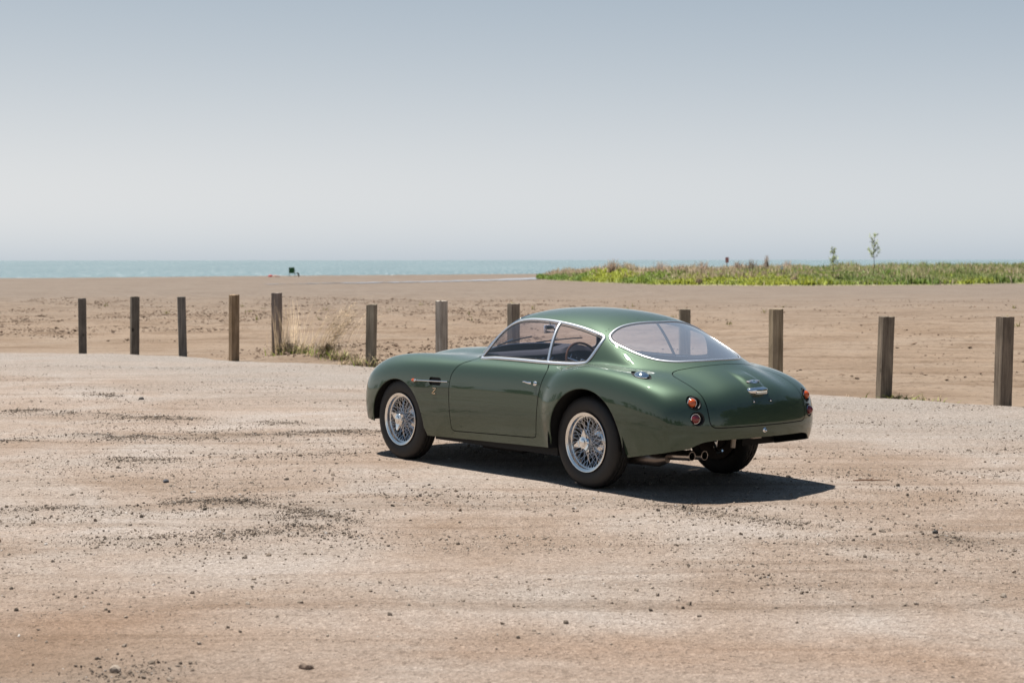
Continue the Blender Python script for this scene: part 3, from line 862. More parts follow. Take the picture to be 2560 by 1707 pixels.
t_ = tk.build('trunks', simple('tree_bark', (.09, .07, .055), .9), o)

# ================================================================== the car
CAR = empty('parked_car', (1.13013, 12.8683, 0), 2.2483742)
tag(CAR, 'dark green vintage fastback coupe with chrome wire wheels parked on the dirt lot', 'car')

def paint_material():
    N = Nodes('green_paint')
    col = (.042, .074, .045)
    N.set(Base_Color=(*col, 1), Metallic=.65, Roughness=.56, Coat_Weight=1.0, Coat_Roughness=.008, Coat_IOR=1.55)
    N.link(N.bump(N.noise(N.coord(), 1.1, 2), .02, .02), N.b.inputs['Normal'])
    return N.m
PAINT = paint_material()
UNDER = simple('black_underseal', (.010, .010, .010), .85)
CHROME = simple('chrome', (.78, .79, .80), .07, 1.0)
SPOKE = simple('spoke_steel', (.86, .88, .92), .30, 1.0)
TRIM = simple('bright_trim', (.90, .90, .92), .34, 1.0)
ALU = simple('polished_alloy', (.84, .83, .81), .20, 1.0)
BLACK = simple('black_trim', (.012, .012, .012), .6)
RUBBER = simple('tyre_rubber', (.013, .012, .0115), .62)
STEEL = simple('exhaust_steel', (.22, .19, .17), .35, .9)
def glass_material(name, tint, refl=1.0, painted_haze=.03, film=(.75, .75, .80)):
    N = Nodes(name)
    tr = N.n('BsdfTransparent'); tr.inputs[0].default_value = (*tint, 1)
    gl = N.n('BsdfGlossy'); gl.inputs['Roughness'].default_value = .015
    lw = N.n('LayerWeight'); lw.inputs[0].default_value = .5          # 'facing' is the same from both sides of the pane
    f2 = N.math('ADD', N.math('MULTIPLY', N.math('POWER', lw.outputs['Facing'], 4.2), .95), .075 * refl)
    mx = N.n('MixShader'); N.link(f2, mx.inputs[0]); N.link(tr.outputs[0], mx.inputs[1]); N.link(gl.outputs[0], mx.inputs[2])
    df = N.n('BsdfDiffuse'); df.inputs[0].default_value = (*film, 1)  # diffuse film: milky haze and sky reflection painted onto the pane
    m2 = N.n('MixShader'); m2.inputs[0].default_value = painted_haze
    N.link(mx.outputs[0], m2.inputs[1]); N.link(df.outputs[0], m2.inputs[2])
    N.link(m2.outputs[0], N.t.nodes['Material Output'].inputs[0])
    return N.m
PERSPEX = glass_material('rear_perspex', (.92, .94, .99), 3.2, .11, (.70, .79, .98))  # bluish film colour stands in for reflected sky and sunlit haze
GLASS = glass_material('window_glass', (.94, .93, .985), 1.0, .006)

# ---------------------------------------------------------------- body field
def curve(pts, sig=0.07):
    xs=np.arange(-1.6,3.8,0.01); p=np.array(pts,float)
    v=np.interp(xs,p[:,0],p[:,1]); n=int(4*sig/0.01); kx=np.arange(-n,n+1)*0.01
    g=np.exp(-.5*(kx/sig)**2); g/=g.sum()
    v=np.convolve(np.pad(v,n,mode='edge'),g,'valid')
    return lambda x: np.interp(x,xs,v)
def smax(a,b,k): return .5*(a+b+np.sqrt((a-b)**2+k*k))
def smin(a,b,k): return .5*(a+b-np.sqrt((a-b)**2+k*k))
def sstep(a,b,x):
    t=np.clip((x-a)/(b-a),0,1); return t*t*t*(t*(6*t-15)+10)
c_w=curve([(-1.3,.70),(-.8,.765),(-.4,.79),(0,.80),(.5,.797),(1,.800),(1.6,.803),(2.1,.815),(2.4,.815),(2.7,.815),(2.95,.80),(3.3,.74)],.12)
c_ht=curve([(-1.3,.62),(-1,.74),(-.75,.84),(-.5,.89),(0,.905),(.5,.912),(1,.915),(1.5,.915),(1.9,.905),(2.3,.875),(2.6,.825),(2.85,.745),(3.05,.64),(3.3,.5)],.10)
c_hood=curve([(1.0,.05),(1.5,.05),(2.1,.052),(2.5,.072),(2.75,.07),(2.95,.03),(3.1,.0)],.09)
c_fen=curve([(1.2,0),(1.7,.0),(2.0,.02),(2.3,.045),(2.6,.075),(2.8,.095),(3.0,.10),(3.2,.08)],.10)
c_roof=curve([(-1.3,.60),(-1.0,.76),(-.75,.885),(-.6,.955),(-.3,1.09),(0,1.220),(.2,1.274),(.4,1.300),(.6,1.312),(.85,1.314),(1.1,1.304),(1.3,1.285),(1.6,1.23),(2,1.1)],.08)
c_gw=curve([(-1.2,.42),(-.75,.54),(-.4,.615),(-.1,.66),(.2,.685),(.6,.70),(1,.70),(1.4,.69),(1.8,.66)],.12)
c_hz=curve([(-1.2,.60),(-.95,.72),(-.75,.79),(-.54,.855),(-.3,.895),(-.1,.915),(.1,.922),(.5,.92)],.08)
c_hw=curve([(-1.2,.755),(-.9,.785),(-.6,.822),(-.3,.835),(0,.845),(.5,.845)],.1)
def lower(x,y,z):
    zm=.56
    w=c_w(x)-np.where(z<zm,.42*(zm-z)**2,.06*(z-zm)**2)
    side=y-w
    top=z-(c_ht(x)+c_hood(x)*np.exp(-(y/.33)**4)+c_fen(x)*np.exp(-((y-.60)/.17)**2)-.10*np.maximum(y-.3,0)**2)
    return smax(side,top*.97,.105)
def haunch(x,y,z):
    # rear wing bulge over the wheel
    zt=c_hz(x); 
    side=y-(c_hw(x)-np.where(z<.6,.5*(.6-z)**2,.10*(z-.6)**2))
    top=z-(zt-1.2*np.maximum(np.abs(y-.66)-.02,0)**2)
    f=smax(side,top*.95,.085)
    r=np.sqrt(np.maximum(x,0)**2+(.95*np.maximum(z-.5,0))**2)
    return smax(f+.048*(r/.458)**6*sstep(-.08,.28,x)+.4*np.maximum(x-.47,0)**2, x-.62, .06)
def green(x,y,z):
    w=c_gw(x)-.36*np.maximum(z-.86,0)-.42*np.maximum(z-.88,0)**2
    side=(y-w)*.93
    kr=.28+.17*sstep(.3,-.3,x)
    top=(z-(c_roof(x)-kr*y**2))*np.where(x<.1,.93,1)
    ws=(x-(1.70-1.18*(z-.92)-.35*np.maximum(z-.92,0)**2-.55*y**2-.25*y**4))*.64
    g=smax(side,top,.03+.045*sstep(-.45,.2,x))
    g=smax(g,ws,.05)
    return smax(g,.74-z,.08)
def rearf(x,y,z):
    zz=z-.50
    xr=-1.075+np.where(zz>0,.9*zz**2+1.6*zz**4,1.5*zz**2)+.17*y**2+.31*y**4
    return (xr-x)*.95
def spine(x,y,z):
    # raised spine on the boot lid that ends in the number plate lamp
    return .020*sstep(-.72,-.95,x)*sstep(.735,.755,z)*np.exp(-(y/.078)**6)
def frontf(x,y,z):
    xf=3.15-.08*(y/.6)**2-.05*(y/.7)**6-.75*(z-.47)**2
    return x-xf
def field(x,y,z):
    y=np.abs(y)
    f=lower(x,y,z)
    f=smin(f,haunch(x,y,z),.02)
    f=smin(f,green(x,y,z),.022)
    f=smax(f,rearf(x,y,z),.06)-spine(x,y,z)
    f=smax(f,frontf(x,y,z),.10)
    return f


def closed(P, sub=6, smooth=True):
    """dense closed curve through the points"""
    P = np.array(P, float); n = len(P); out = []
    for i in range(n):
        p0, p1, p2, p3 = P[i - 1], P[i], P[(i + 1) % n], P[(i + 2) % n]
        for t in np.linspace(0, 1, sub, endpoint=False):
            if smooth:
                d1 = np.linalg.norm(p2 - p1)
                m1 = (p2 - p0) / (np.linalg.norm(p2 - p1) + np.linalg.norm(p1 - p0)) * d1
                m2 = (p3 - p1) / (np.linalg.norm(p3 - p2) + np.linalg.norm(p2 - p1)) * d1
                out.append((2*t**3-3*t**2+1)*p1 + (t**3-2*t**2+t)*m1 + (-2*t**3+3*t**2)*p2 + (t**3-t**2)*m2)
            else: out.append(p1 + (p2 - p1) * t)
    return np.array(out)
def poly_sdf(C, px, py):
    """signed distance to a closed polyline, negative inside"""
    lo, hi = C.min(0) - .08, C.max(0) + .08
    near = (px > lo[0]) & (px < hi[0]) & (py > lo[1]) & (py < hi[1])
    d = np.full(px.shape, .08); qx, qy = px[near], py[near]
    best = np.full(qx.shape, 1e9); ins = np.zeros(qx.shape, bool)
    A = C; B = np.roll(C, -1, 0)
    for (ax, ay), (bx, by) in zip(A, B):
        dx, dy = bx - ax, by - ay
        t = np.clip(((qx - ax) * dx + (qy - ay) * dy) / (dx * dx + dy * dy + 1e-12), 0, 1)
        best = np.minimum(best, (qx - ax - t * dx) ** 2 + (qy - ay - t * dy) ** 2)
        if dy != 0: ins ^= ((ay > qy) != (by > qy)) & (qx < dx * (qy - ay) / dy + ax)
    d[near] = np.where(ins, -1, 1) * np.sqrt(best)
    return d

# ---- mesh the field with surface nets
H_ = .0135
gx = np.arange(-1.20, 3.30, H_); gy = np.arange(0, .92, H_); gz = np.arange(.16, 1.36, H_)
nx, ny, nz = len(gx), len(gy), len(gz)
Fh = np.empty((nx, ny, nz), np.float32)
Yg, Zg = np.meshgrid(gy, gz, indexing='ij')
for k in range(0, nx, 40):
    Xs = gx[k:k + 40][:, None, None]
    Fh[k:k + 40] = field(Xs + 0 * Yg[None], Yg[None] + 0 * Xs, Zg[None] + 0 * Xs)
Fg = np.concatenate([Fh[:, :0:-1], Fh], 1); gyf = np.concatenate([-gy[:0:-1], gy]); nyf = len(gyf)
S = Fg < 0
cnt = sum(S[a:nx - 1 + a, b:nyf - 1 + b, c:nz - 1 + c].astype(np.int8) for a in (0, 1) for b in (0, 1) for c in (0, 1))
act = (cnt > 0) & (cnt < 8)
idx = np.full(act.shape, -1, np.int64); cells = np.argwhere(act); idx[act] = np.arange(len(cells))
acc = np.zeros((len(cells), 3)); num = np.zeros(len(cells))
corner = {(a, b, c): Fg[cells[:, 0] + a, cells[:, 1] + b, cells[:, 2] + c].astype(float) for a in (0, 1) for b in (0, 1) for c in (0, 1)}
for ax in range(3):
    for u in (0, 1):
        for v in (0, 1):
            p0 = [0, 0, 0]; o_ = [i for i in range(3) if i != ax]; p0[o_[0]] = u; p0[o_[1]] = v
            p1 = list(p0); p1[ax] = 1
            f0, f1 = corner[tuple(p0)], corner[tuple(p1)]
            m_ = (f0 < 0) != (f1 < 0)
            t = np.where(m_, f0 / np.where(m_, f0 - f1, 1), 0)
            for i in range(3): acc[:, i] += m_ * (p0[i] + (t if i == ax else 0))
            num += m_
P0 = np.array([gx[0], gyf[0], gz[0]])
BV = P0 + (cells + acc / num[:, None]) * H_
quads = []
for ax in range(3):
    sl0 = [slice(None)] * 3; sl1 = [slice(None)] * 3; sl0[ax] = slice(0, -1); sl1[ax] = slice(1, None)
    e = np.argwhere(S[tuple(sl0)] != S[tuple(sl1)])
    o_ = [i for i in range(3) if i != ax]
    ok = (e[:, o_[0]] > 0) & (e[:, o_[1]] > 0) & (e[:, o_[0]] < act.shape[o_[0]]) & (e[:, o_[1]] < act.shape[o_[1]]) & (e[:, ax] < act.shape[ax])
    e = e[ok]; ins = S[tuple(e.T)]
    def cid(da, db):
        c_ = e.copy(); c_[:, o_[0]] -= da; c_[:, o_[1]] -= db; return idx[tuple(c_.T)]
    q_ = np.stack([cid(0, 0), cid(1, 0), cid(1, 1), cid(0, 1)], 1)
    flip = ins if ax != 1 else ~ins
    q_[~flip] = q_[~flip][:, ::-1]
    quads.append(q_)
Q = np.concatenate(quads); Q = Q[(Q >= 0).all(1)]
def grad(V, e=.0015):
    g = np.empty_like(V)
    for i in range(3):
        d = np.zeros(3); d[i] = e
        a, b = V + d, V - d
        g[:, i] = (field(a[:, 0], a[:, 1], a[:, 2]) - field(b[:, 0], b[:, 1], b[:, 2])) / (2 * e)
    return g
for it in range(4):
    g = grad(BV); f_ = field(BV[:, 0], BV[:, 1], BV[:, 2]); l2 = (g * g).sum(1)
    st_ = g * (f_ / np.maximum(l2, .05))[:, None]; ln = np.linalg.norm(st_, axis=1)
    BV = BV - st_ * np.minimum(1, .008 / np.maximum(ln, 1e-9))[:, None]
d02 = np.linalg.norm(BV[Q[:, 0]] - BV[Q[:, 2]], axis=1); d13 = np.linalg.norm(BV[Q[:, 1]] - BV[Q[:, 3]], axis=1)
s_ = d02 < d13
BT = np.concatenate([Q[s_][:, [0, 1, 2]], Q[s_][:, [0, 2, 3]], Q[~s_][:, [0, 1, 3]], Q[~s_][:, [1, 2, 3]]])
LAB = np.zeros(len(BT), np.int32)          # 0 body; other values: see below

def split(g):
    """cut the triangles along g = 0; returns per triangle whether it lies on the negative side"""
    global BV, BT, LAB
    s = g >= 0
    k = s[BT].sum(1)
    mixed = np.where((k == 1) | (k == 2))[0]
    if len(mixed):
        T = BT[mixed]; st = s[T]; lone = np.where(k[mixed] == 1, st.argmax(1), (~st).argmax(1))
        r = np.arange(len(T)); a = T[r, lone]; b = T[r, (lone + 1) % 3]; c = T[r, (lone + 2) % 3]
        n0 = len(BV)
        def key(i, j): return np.minimum(i, j) * (n0 + 1) + np.maximum(i, j)
        ks = np.concatenate([key(a, b), key(a, c)]); u, inv = np.unique(ks, return_inverse=True)
        i0, i1 = u // (n0 + 1), u % (n0 + 1)
        t = g[i0] / (g[i0] - g[i1])
        BV = np.concatenate([BV, BV[i0] + (BV[i1] - BV[i0]) * t[:, None]])
        p, q = n0 + inv[:len(T)], n0 + inv[len(T):]
        lab = LAB[mixed]; la = ~s[a]
        keep = np.ones(len(BT), bool); keep[mixed] = False
        neg_keep = k[keep] == 0
        BT = np.concatenate([BT[keep], np.stack([a, p, q], 1), np.stack([p, b, c], 1), np.stack([p, c, q], 1)])
        LAB = np.concatenate([LAB[keep], lab, lab, lab])
        return np.concatenate([neg_keep, la, ~la, ~la])
    return k == 0
def vx(): return BV[:, 0], np.abs(BV[:, 1]), BV[:, 2], BV[:, 1]
OFF, GLASS_F, GLASS_R, SCREEN, BACKL, LID, DOOR, BONNET, GAP, HOLE = -1, 1, 2, 3, 4, 5, 6, 7, 8, 9

# lower edge of the shell and the wheel arches
x, ya, z, y = vx()
zs = np.interp(x, [-1.1, -.94, -.8, -.45, .4, 2.0, 2.74, 2.8, 3.2], [.37, .362, .329, .268, .266, .232, .30, .305, .33])
zr = np.interp(ya, [0, .44, .50, .54, .575, .606, .66, .78], [.417, .415, .409, .401, .385, .366, .33, .25])
neg = split(z - np.where(x < -.6, np.maximum(zs, zr), zs)); LAB[neg] = OFF
x, ya, z, y = vx()
def arch(x, z, cx, cz, r, fl):
    dz = z - cz
    return np.sqrt((x - cx) ** 2 + np.where(dz < 0, .05, 1) * dz ** 2) - r - fl * np.maximum(-dz, 0)
g_ = np.where(ya > .42, np.minimum(arch(x, z, 2.375, .307, .377, .40), arch(x, z, -.04, .347, .395, .45)), 1)
neg = split(g_); LAB[neg] = OFF
BT, LAB = BT[LAB != OFF], LAB[LAB != OFF]

# side windows
DLO = closed([(1.385, .8905), (1.328, .992), (1.277, 1.083), (1.207, 1.157), (1.093, 1.203), (.913, 1.219), (.607, 1.207), (.317, 1.172), (.115, 1.130),
              (.066, 1.112), (.046, 1.088), (.064, 1.005), (.108, .915), (.150, .899), (.285, .888), (.539, .886), (.905, .891), (1.20, .8915)], 8)
x, ya, z, y = vx(); dlo = poly_sdf(DLO, x, z); dlo = np.where(ya > .3, dlo, .08)
neg = split(dlo + .008); LAB[neg] = GLASS_F
x, ya, z, y = vx(); bp = x - (.533 + (z - .884) * .21)
neg = split(bp); LAB[neg & (LAB == GLASS_F)] = GLASS_R
# windscreen
WS = [(0, .978), (.3, .968), (.47, .945), (.565, .928), (.592, .95), (.55, 1.03), (.495, 1.12), (.445, 1.18), (.39, 1.212), (.2, 1.247), (0, 1.258)]
WS = closed(WS + [(-a, b) for a, b in WS[-2:0:-1]], 5)
x, ya, z, y = vx(); g_ = np.where(x > .9, poly_sdf(WS, y, z), .08)
neg = split(g_); LAB[neg & (LAB == 0)] = SCREEN
# rear window
BL = [(.005, 0), (.022, .117), (.045, .236), (.060, .341), (.057, .412), (.046, .469), (.034, .494), (.003, .513), (-.045, .522), (-.142, .510), (-.291, .478), (-.392, .437), (-.469, .377), (-.529, .299), (-.588, .152), (-.606, 0)]
BL = closed(BL + [(a, -b) for a, b in BL[-2:0:-1]], 6)
x, ya, z, y = vx(); g_ = np.where((z > .82) & (x < .4), poly_sdf(BL, x, y), .08)
neg = split(g_ + .006); LAB[neg & (LAB == 0)] = BACKL
# boot lid
TR = [(.0, .915), (.139, .911), (.257, .902), (.38, .885), (.432, .872), (.466, .859), (.491, .844), (.502, .820), (.503, .795), (.500, .76), (.498, .71), (.497, .647), (.495, .574), (.486, .528), (.456, .506), (.371, .502), (.2, .501), (0, .501)]
TR = closed(TR + [(-a, b) for a, b in TR[-2:0:-1]], 5)
def lid_dist():
    # distance to the lid outline measured along the skin: on the flat deck the outline's height changes slowly
    x, ya, z, y = vx(); d = np.where(x < -.3, poly_sdf(TR, y, z), .08)
    k = (np.abs(d) < .03) & (z > .80)
    n_ = grad(BV[k]); nz_ = np.abs(n_[:, 2]) / np.linalg.norm(n_, axis=1)
    f_ = np.sqrt(np.maximum(1 - nz_ ** 2, .02)); w_ = sstep(.815, .875, z[k])
    d[k] = d[k] / (1 - w_ + w_ * f_)
    return d
g_ = lid_dist()
neg = split(g_ + .0035); LAB[neg & (LAB == 0)] = LID
g_ = lid_dist()
neg = split(g_ - .003); LAB[neg & (LAB == 0)] = GAP
# doors
DR = closed([(1.44, .90), (1.452, .874), (1.52, .850), (1.572, .809), (1.612, .754), (1.629, .687), (1.634, .621), (1.628, .498), (1.624, .374), (1.620, .318), (1.595, .302), (1.40, .3055), (1.064, .314), (.70, .324),
             (.578, .329), (.555, .345), (.547, .38), (.532, .478), (.523, .557), (.508, .666), (.487, .744), (.462, .815), (.466, .850), (.500, .874), (.535, .905), (.9, .93)], 6)
x, ya, z, y = vx(); g_ = np.where(ya > .55, poly_sdf(DR, x, z), .08)
neg = split(g_ + .004); LAB[neg & (LAB == 0)] = DOOR
x, ya, z, y = vx(); g_ = np.where(ya > .55, poly_sdf(DR, x, z), .08)
neg = split(g_ - .003); LAB[neg & (LAB == 0)] = GAP
# bonnet
BN = [(1.725, 0), (1.735, .3), (1.76, .42), (1.82, .455), (2.1, .45), (2.5, .42), (2.8, .38), (2.93, .28), (2.97, 0)]
BN = closed(BN + [(a, -b) for a, b in BN[-2:0:-1]], 6)
x, ya, z, y = vx(); g_ = np.where(z > .62, poly_sdf(BN, x, y), .08)
neg = split(g_ + .003); LAB[neg & (LAB == 0)] = BONNET
x, ya, z, y = vx(); g_ = np.where(z > .62, poly_sdf(BN, x, y), .08)
neg = split(g_ - .002); LAB[neg & (LAB == 0)] = GAP
# openings: filler recess, wing vents, lamp cups, radiator mouth
LAMPS = ((.577, .679), (.577, .571))
x, ya, z, y = vx()
def rrect(px, pz, cx, cz, hx, hz, r):
    qx, qz = np.abs(px - cx) - hx + r, np.abs(pz - cz) - hz + r
    return np.hypot(np.maximum(qx, 0), np.maximum(qz, 0)) + np.minimum(np.maximum(qx, qz), 0) - r
g_ = np.full(len(x), 1.0)
c_, s_ = math.cos(.11), math.sin(.11); fx = (x + .49) * c_ - (ya - .662) * s_; fy = (x + .49) * s_ + (ya - .662) * c_
eye = (np.abs(fy) - .056 * np.maximum(1 - (fx / .118) ** 2, -1)) * .6
g_ = np.where((z > .75) & (y > 0) & (x < -.3), np.minimum(g_, eye), g_)
g_ = np.where(ya > .6, np.minimum(g_, rrect(x, z, 1.823, .690, .079, .032, .022)), g_)
for ly, lz in LAMPS: g_ = np.where(x < -.7, np.minimum(g_, np.hypot(ya - ly, z - lz) - .049), g_)
g_ = np.where(x > 2.8, np.minimum(g_, rrect(y, z, 0, .50, .36, .10, .09)), g_)
neg = split(g_); LAB[neg & (LAB == 0)] = HOLE

BN_ = grad(BV); BN_ /= np.linalg.norm(BN_, axis=1)[:, None] + 1e-9
fn = np.cross(BV[BT[:, 1]] - BV[BT[:, 0]], BV[BT[:, 2]] - BV[BT[:, 0]])
fl = (fn * BN_[BT[:, 0]]).sum(1) < 0
BT[fl] = BT[fl][:, ::-1]

def region(name, sel, mat, parent, offset=0.0, flip=False):
    T = BT[sel]; u, inv = np.unique(T, return_inverse=True); T = inv.reshape(-1, 3)
    Nn = BN_[u]
    if flip: T = T[:, ::-1]
    return mesh_np(name, BV[u] + Nn * offset, T, mat, parent, normals=-Nn if flip else Nn)
cen_y = BV[BT].mean(1)[:, 1]
body = region('body_shell', LAB == 0, PAINT, CAR)
doors = [region('door', (LAB == DOOR) & (cen_y > 0 if s > 0 else cen_y < 0), PAINT, CAR) for s in (1, -1)]
lid = region('boot_lid', LAB == LID, PAINT, CAR)
bonnet = region('bonnet', LAB == BONNET, PAINT, CAR)
for lab in (GLASS_F, GLASS_R):
    for s in (1, -1):
        region('side_window', (LAB == lab) & (cen_y > 0 if s > 0 else cen_y < 0), GLASS, CAR)
region('windscreen', LAB == SCREEN, GLASS, CAR)
region('rear_window', LAB == BACKL, PERSPEX, CAR)
solid = np.isin(LAB, (0, DOOR, LID, BONNET, GAP, HOLE))
deep = np.zeros(len(LAB)); inner = region('inner_shell', solid, UNDER, CAR, -.012, True)

# ---- chrome round the windows
def hit(fn_pt, lo, hi, n=240):
    """outermost point of the body along a line; fn_pt maps parameter arrays to coordinates"""
    out = []
    t = np.linspace(hi, lo, n)
    for f in fn_pt:
        P = f(t); F_ = field(P[:, 0], P[:, 1], P[:, 2]); i = int(np.argmax(F_ < 0))
        if not (F_ < 0).any(): i = int(np.argmin(F_)); out.append(P[i]); continue
        a, b = F_[max(i - 1, 0)], F_[i]; k = a / (a - b) if a != b else 0
        out.append(P[max(i - 1, 0)] + (P[i] - P[max(i - 1, 0)]) * k)
    return np.array(out)
def on_side(C, s): return hit([lambda t, p=p: np.stack([0 * t + p[0], s * t, 0 * t + p[1]], 1) for p in C], .2, .92)
def on_top(C): return hit([lambda t, p=p: np.stack([0 * t + p[0], 0 * t + p[1], t], 1) for p in C], .5, 1.36)
def on_rear(C): return hit([lambda t, p=p: np.stack([-t, 0 * t + p[0], 0 * t + p[1]], 1) for p in C], .2, 1.15)
def on_front(C): return hit([lambda t, p=p: np.stack([t, 0 * t + p[0], 0 * t + p[1]], 1) for p in C], .9, 3.3)
def nrm(P):
    g = grad(np.array(P)); return g / np.linalg.norm(g, axis=1)[:, None]
def strip(name, P, r, mat, parent, is_closed=True, flat=.6, lift=.002):
    n_ = nrm(P); m = MB(); m.tube(P + n_ * lift, r, 8, closed=is_closed, up=n_, flat=flat)
    return m.build(name, mat, parent, angle=80)
def inset(C, d):
    T = np.roll(C, -1, 0) - np.roll(C, 1, 0); T /= np.linalg.norm(T, axis=1)[:, None] + 1e-9
    nn = np.stack([-T[:, 1], T[:, 0]], 1)
    A = .5 * np.sum(C[:, 0] * np.roll(C[:, 1], -1) - np.roll(C[:, 0], -1) * C[:, 1])
    return C + nn * d * (1 if A > 0 else -1)
for s in (1, -1):
    strip('window_frame', on_side(inset(DLO, .010)[::2], s), .0135, TRIM, CAR)
    strip('window_seal', on_side(inset(DLO, .026)[::2], s), .0055, BLACK, CAR, lift=-.001)
    L = [(.533 + (zz - .884) * .21, zz) for zz in np.linspace(.890, 1.192, 14)]
    strip('window_pillar', on_side(L, s),   .0125, TRIM, CAR, False, .5, .001)
    strip('pillar_seal', on_side([(a - .017, b) for a, b in L], s), .006, BLACK, CAR, False, .5, -.002)
strip('rear_window_frame', on_top(inset(BL, .003)), .0095, TRIM, CAR)
strip('rear_window_seal', on_top(inset(BL, .014)), .005, BLACK, CAR, lift=-.001)
strip('windscreen_frame', on_front(WS), .009, CHROME, CAR)

# ---- rolled lips of the wheel arches and the lower edges
def arch_line(cx, cz, r, fl_, zb0, zb1):
    a = np.linspace(-.02, math.pi + .02, 40)
    L = [(cx + r * math.cos(t), cz + r * math.sin(t)) for t in a]
    return [(cx + r + fl_ * (cz - zb0), zb0)] + L + [(cx - r - fl_ * (cz - zb1), zb1)]
for s in (1, -1):
    for args in ((2.375, .307, .378, .40, .303, .235), (-.04, .347, .396, .45, .268, .272)):
        P = on_side(arch_line(*args), s); n_ = nrm(P)
        m = MB(); m.tube(P - n_ * .006, .006, 6, up=n_); m.build('arch_lip', PAINT, CAR, angle=80)

# ---- dark wheel houses, floor and axle so no light leaks through the cabin
for s in (1, -1):
    for cx, cz, r in ((2.375, .31, .40), (-.04, .35, .415)):
        m = MB(); n = 28; a = np.linspace(.0 if cx > 1 else -.2, math.pi + .19, n)
        for y0, y1 in ((.42, .765 if cx > 1 else .808),):
            V = [(cx + r * math.cos(t), s * yy, cz + r * math.sin(t)) for yy in (y0, y1) for t in a] + [(cx, s * y0, cz)]
            F = [(i, i + 1, n + i + 1, n + i) for i in range(n - 1)] + [(i, 2 * n, i + 1) for i in range(n - 1)]
            m.add(V, F)
        m.build('wheel_house', UNDER, CAR)
m = MB(); m.box((1.15, 0, .235), (1.55, 1.42, .06)); m.box((2.45, 0, .25), (1.1, .80, .06)); m.box((-.25, 0, .43), (.75, .80, .04))
m.build('floor_pan', UNDER, CAR, smooth=False)
m = MB(); m.tube([(0, -.62, .342), (0, .62, .342)], .045, 12); m.dome((-.02, 0, .342), (-1, 0, 0), .13, .12, 16, 5); m.dome((-.02, 0, .342), (1, 0, 0), .13, .12, 16, 5)
m.tube([(0, 0, .33), (1.6, 0, .33)], .05, 10)
m.build('rear_axle', UNDER, CAR)
m = MB(); m.tube([(2.36, -.62, .30), (2.36, .62, .30)], .04, 10); m.build('front_axle', UNDER, CAR)
m = MB(); m.box((1.35, .42, .19), (.55, .12, .10)); m.build('silencer', UNDER, CAR, bevel=.03)

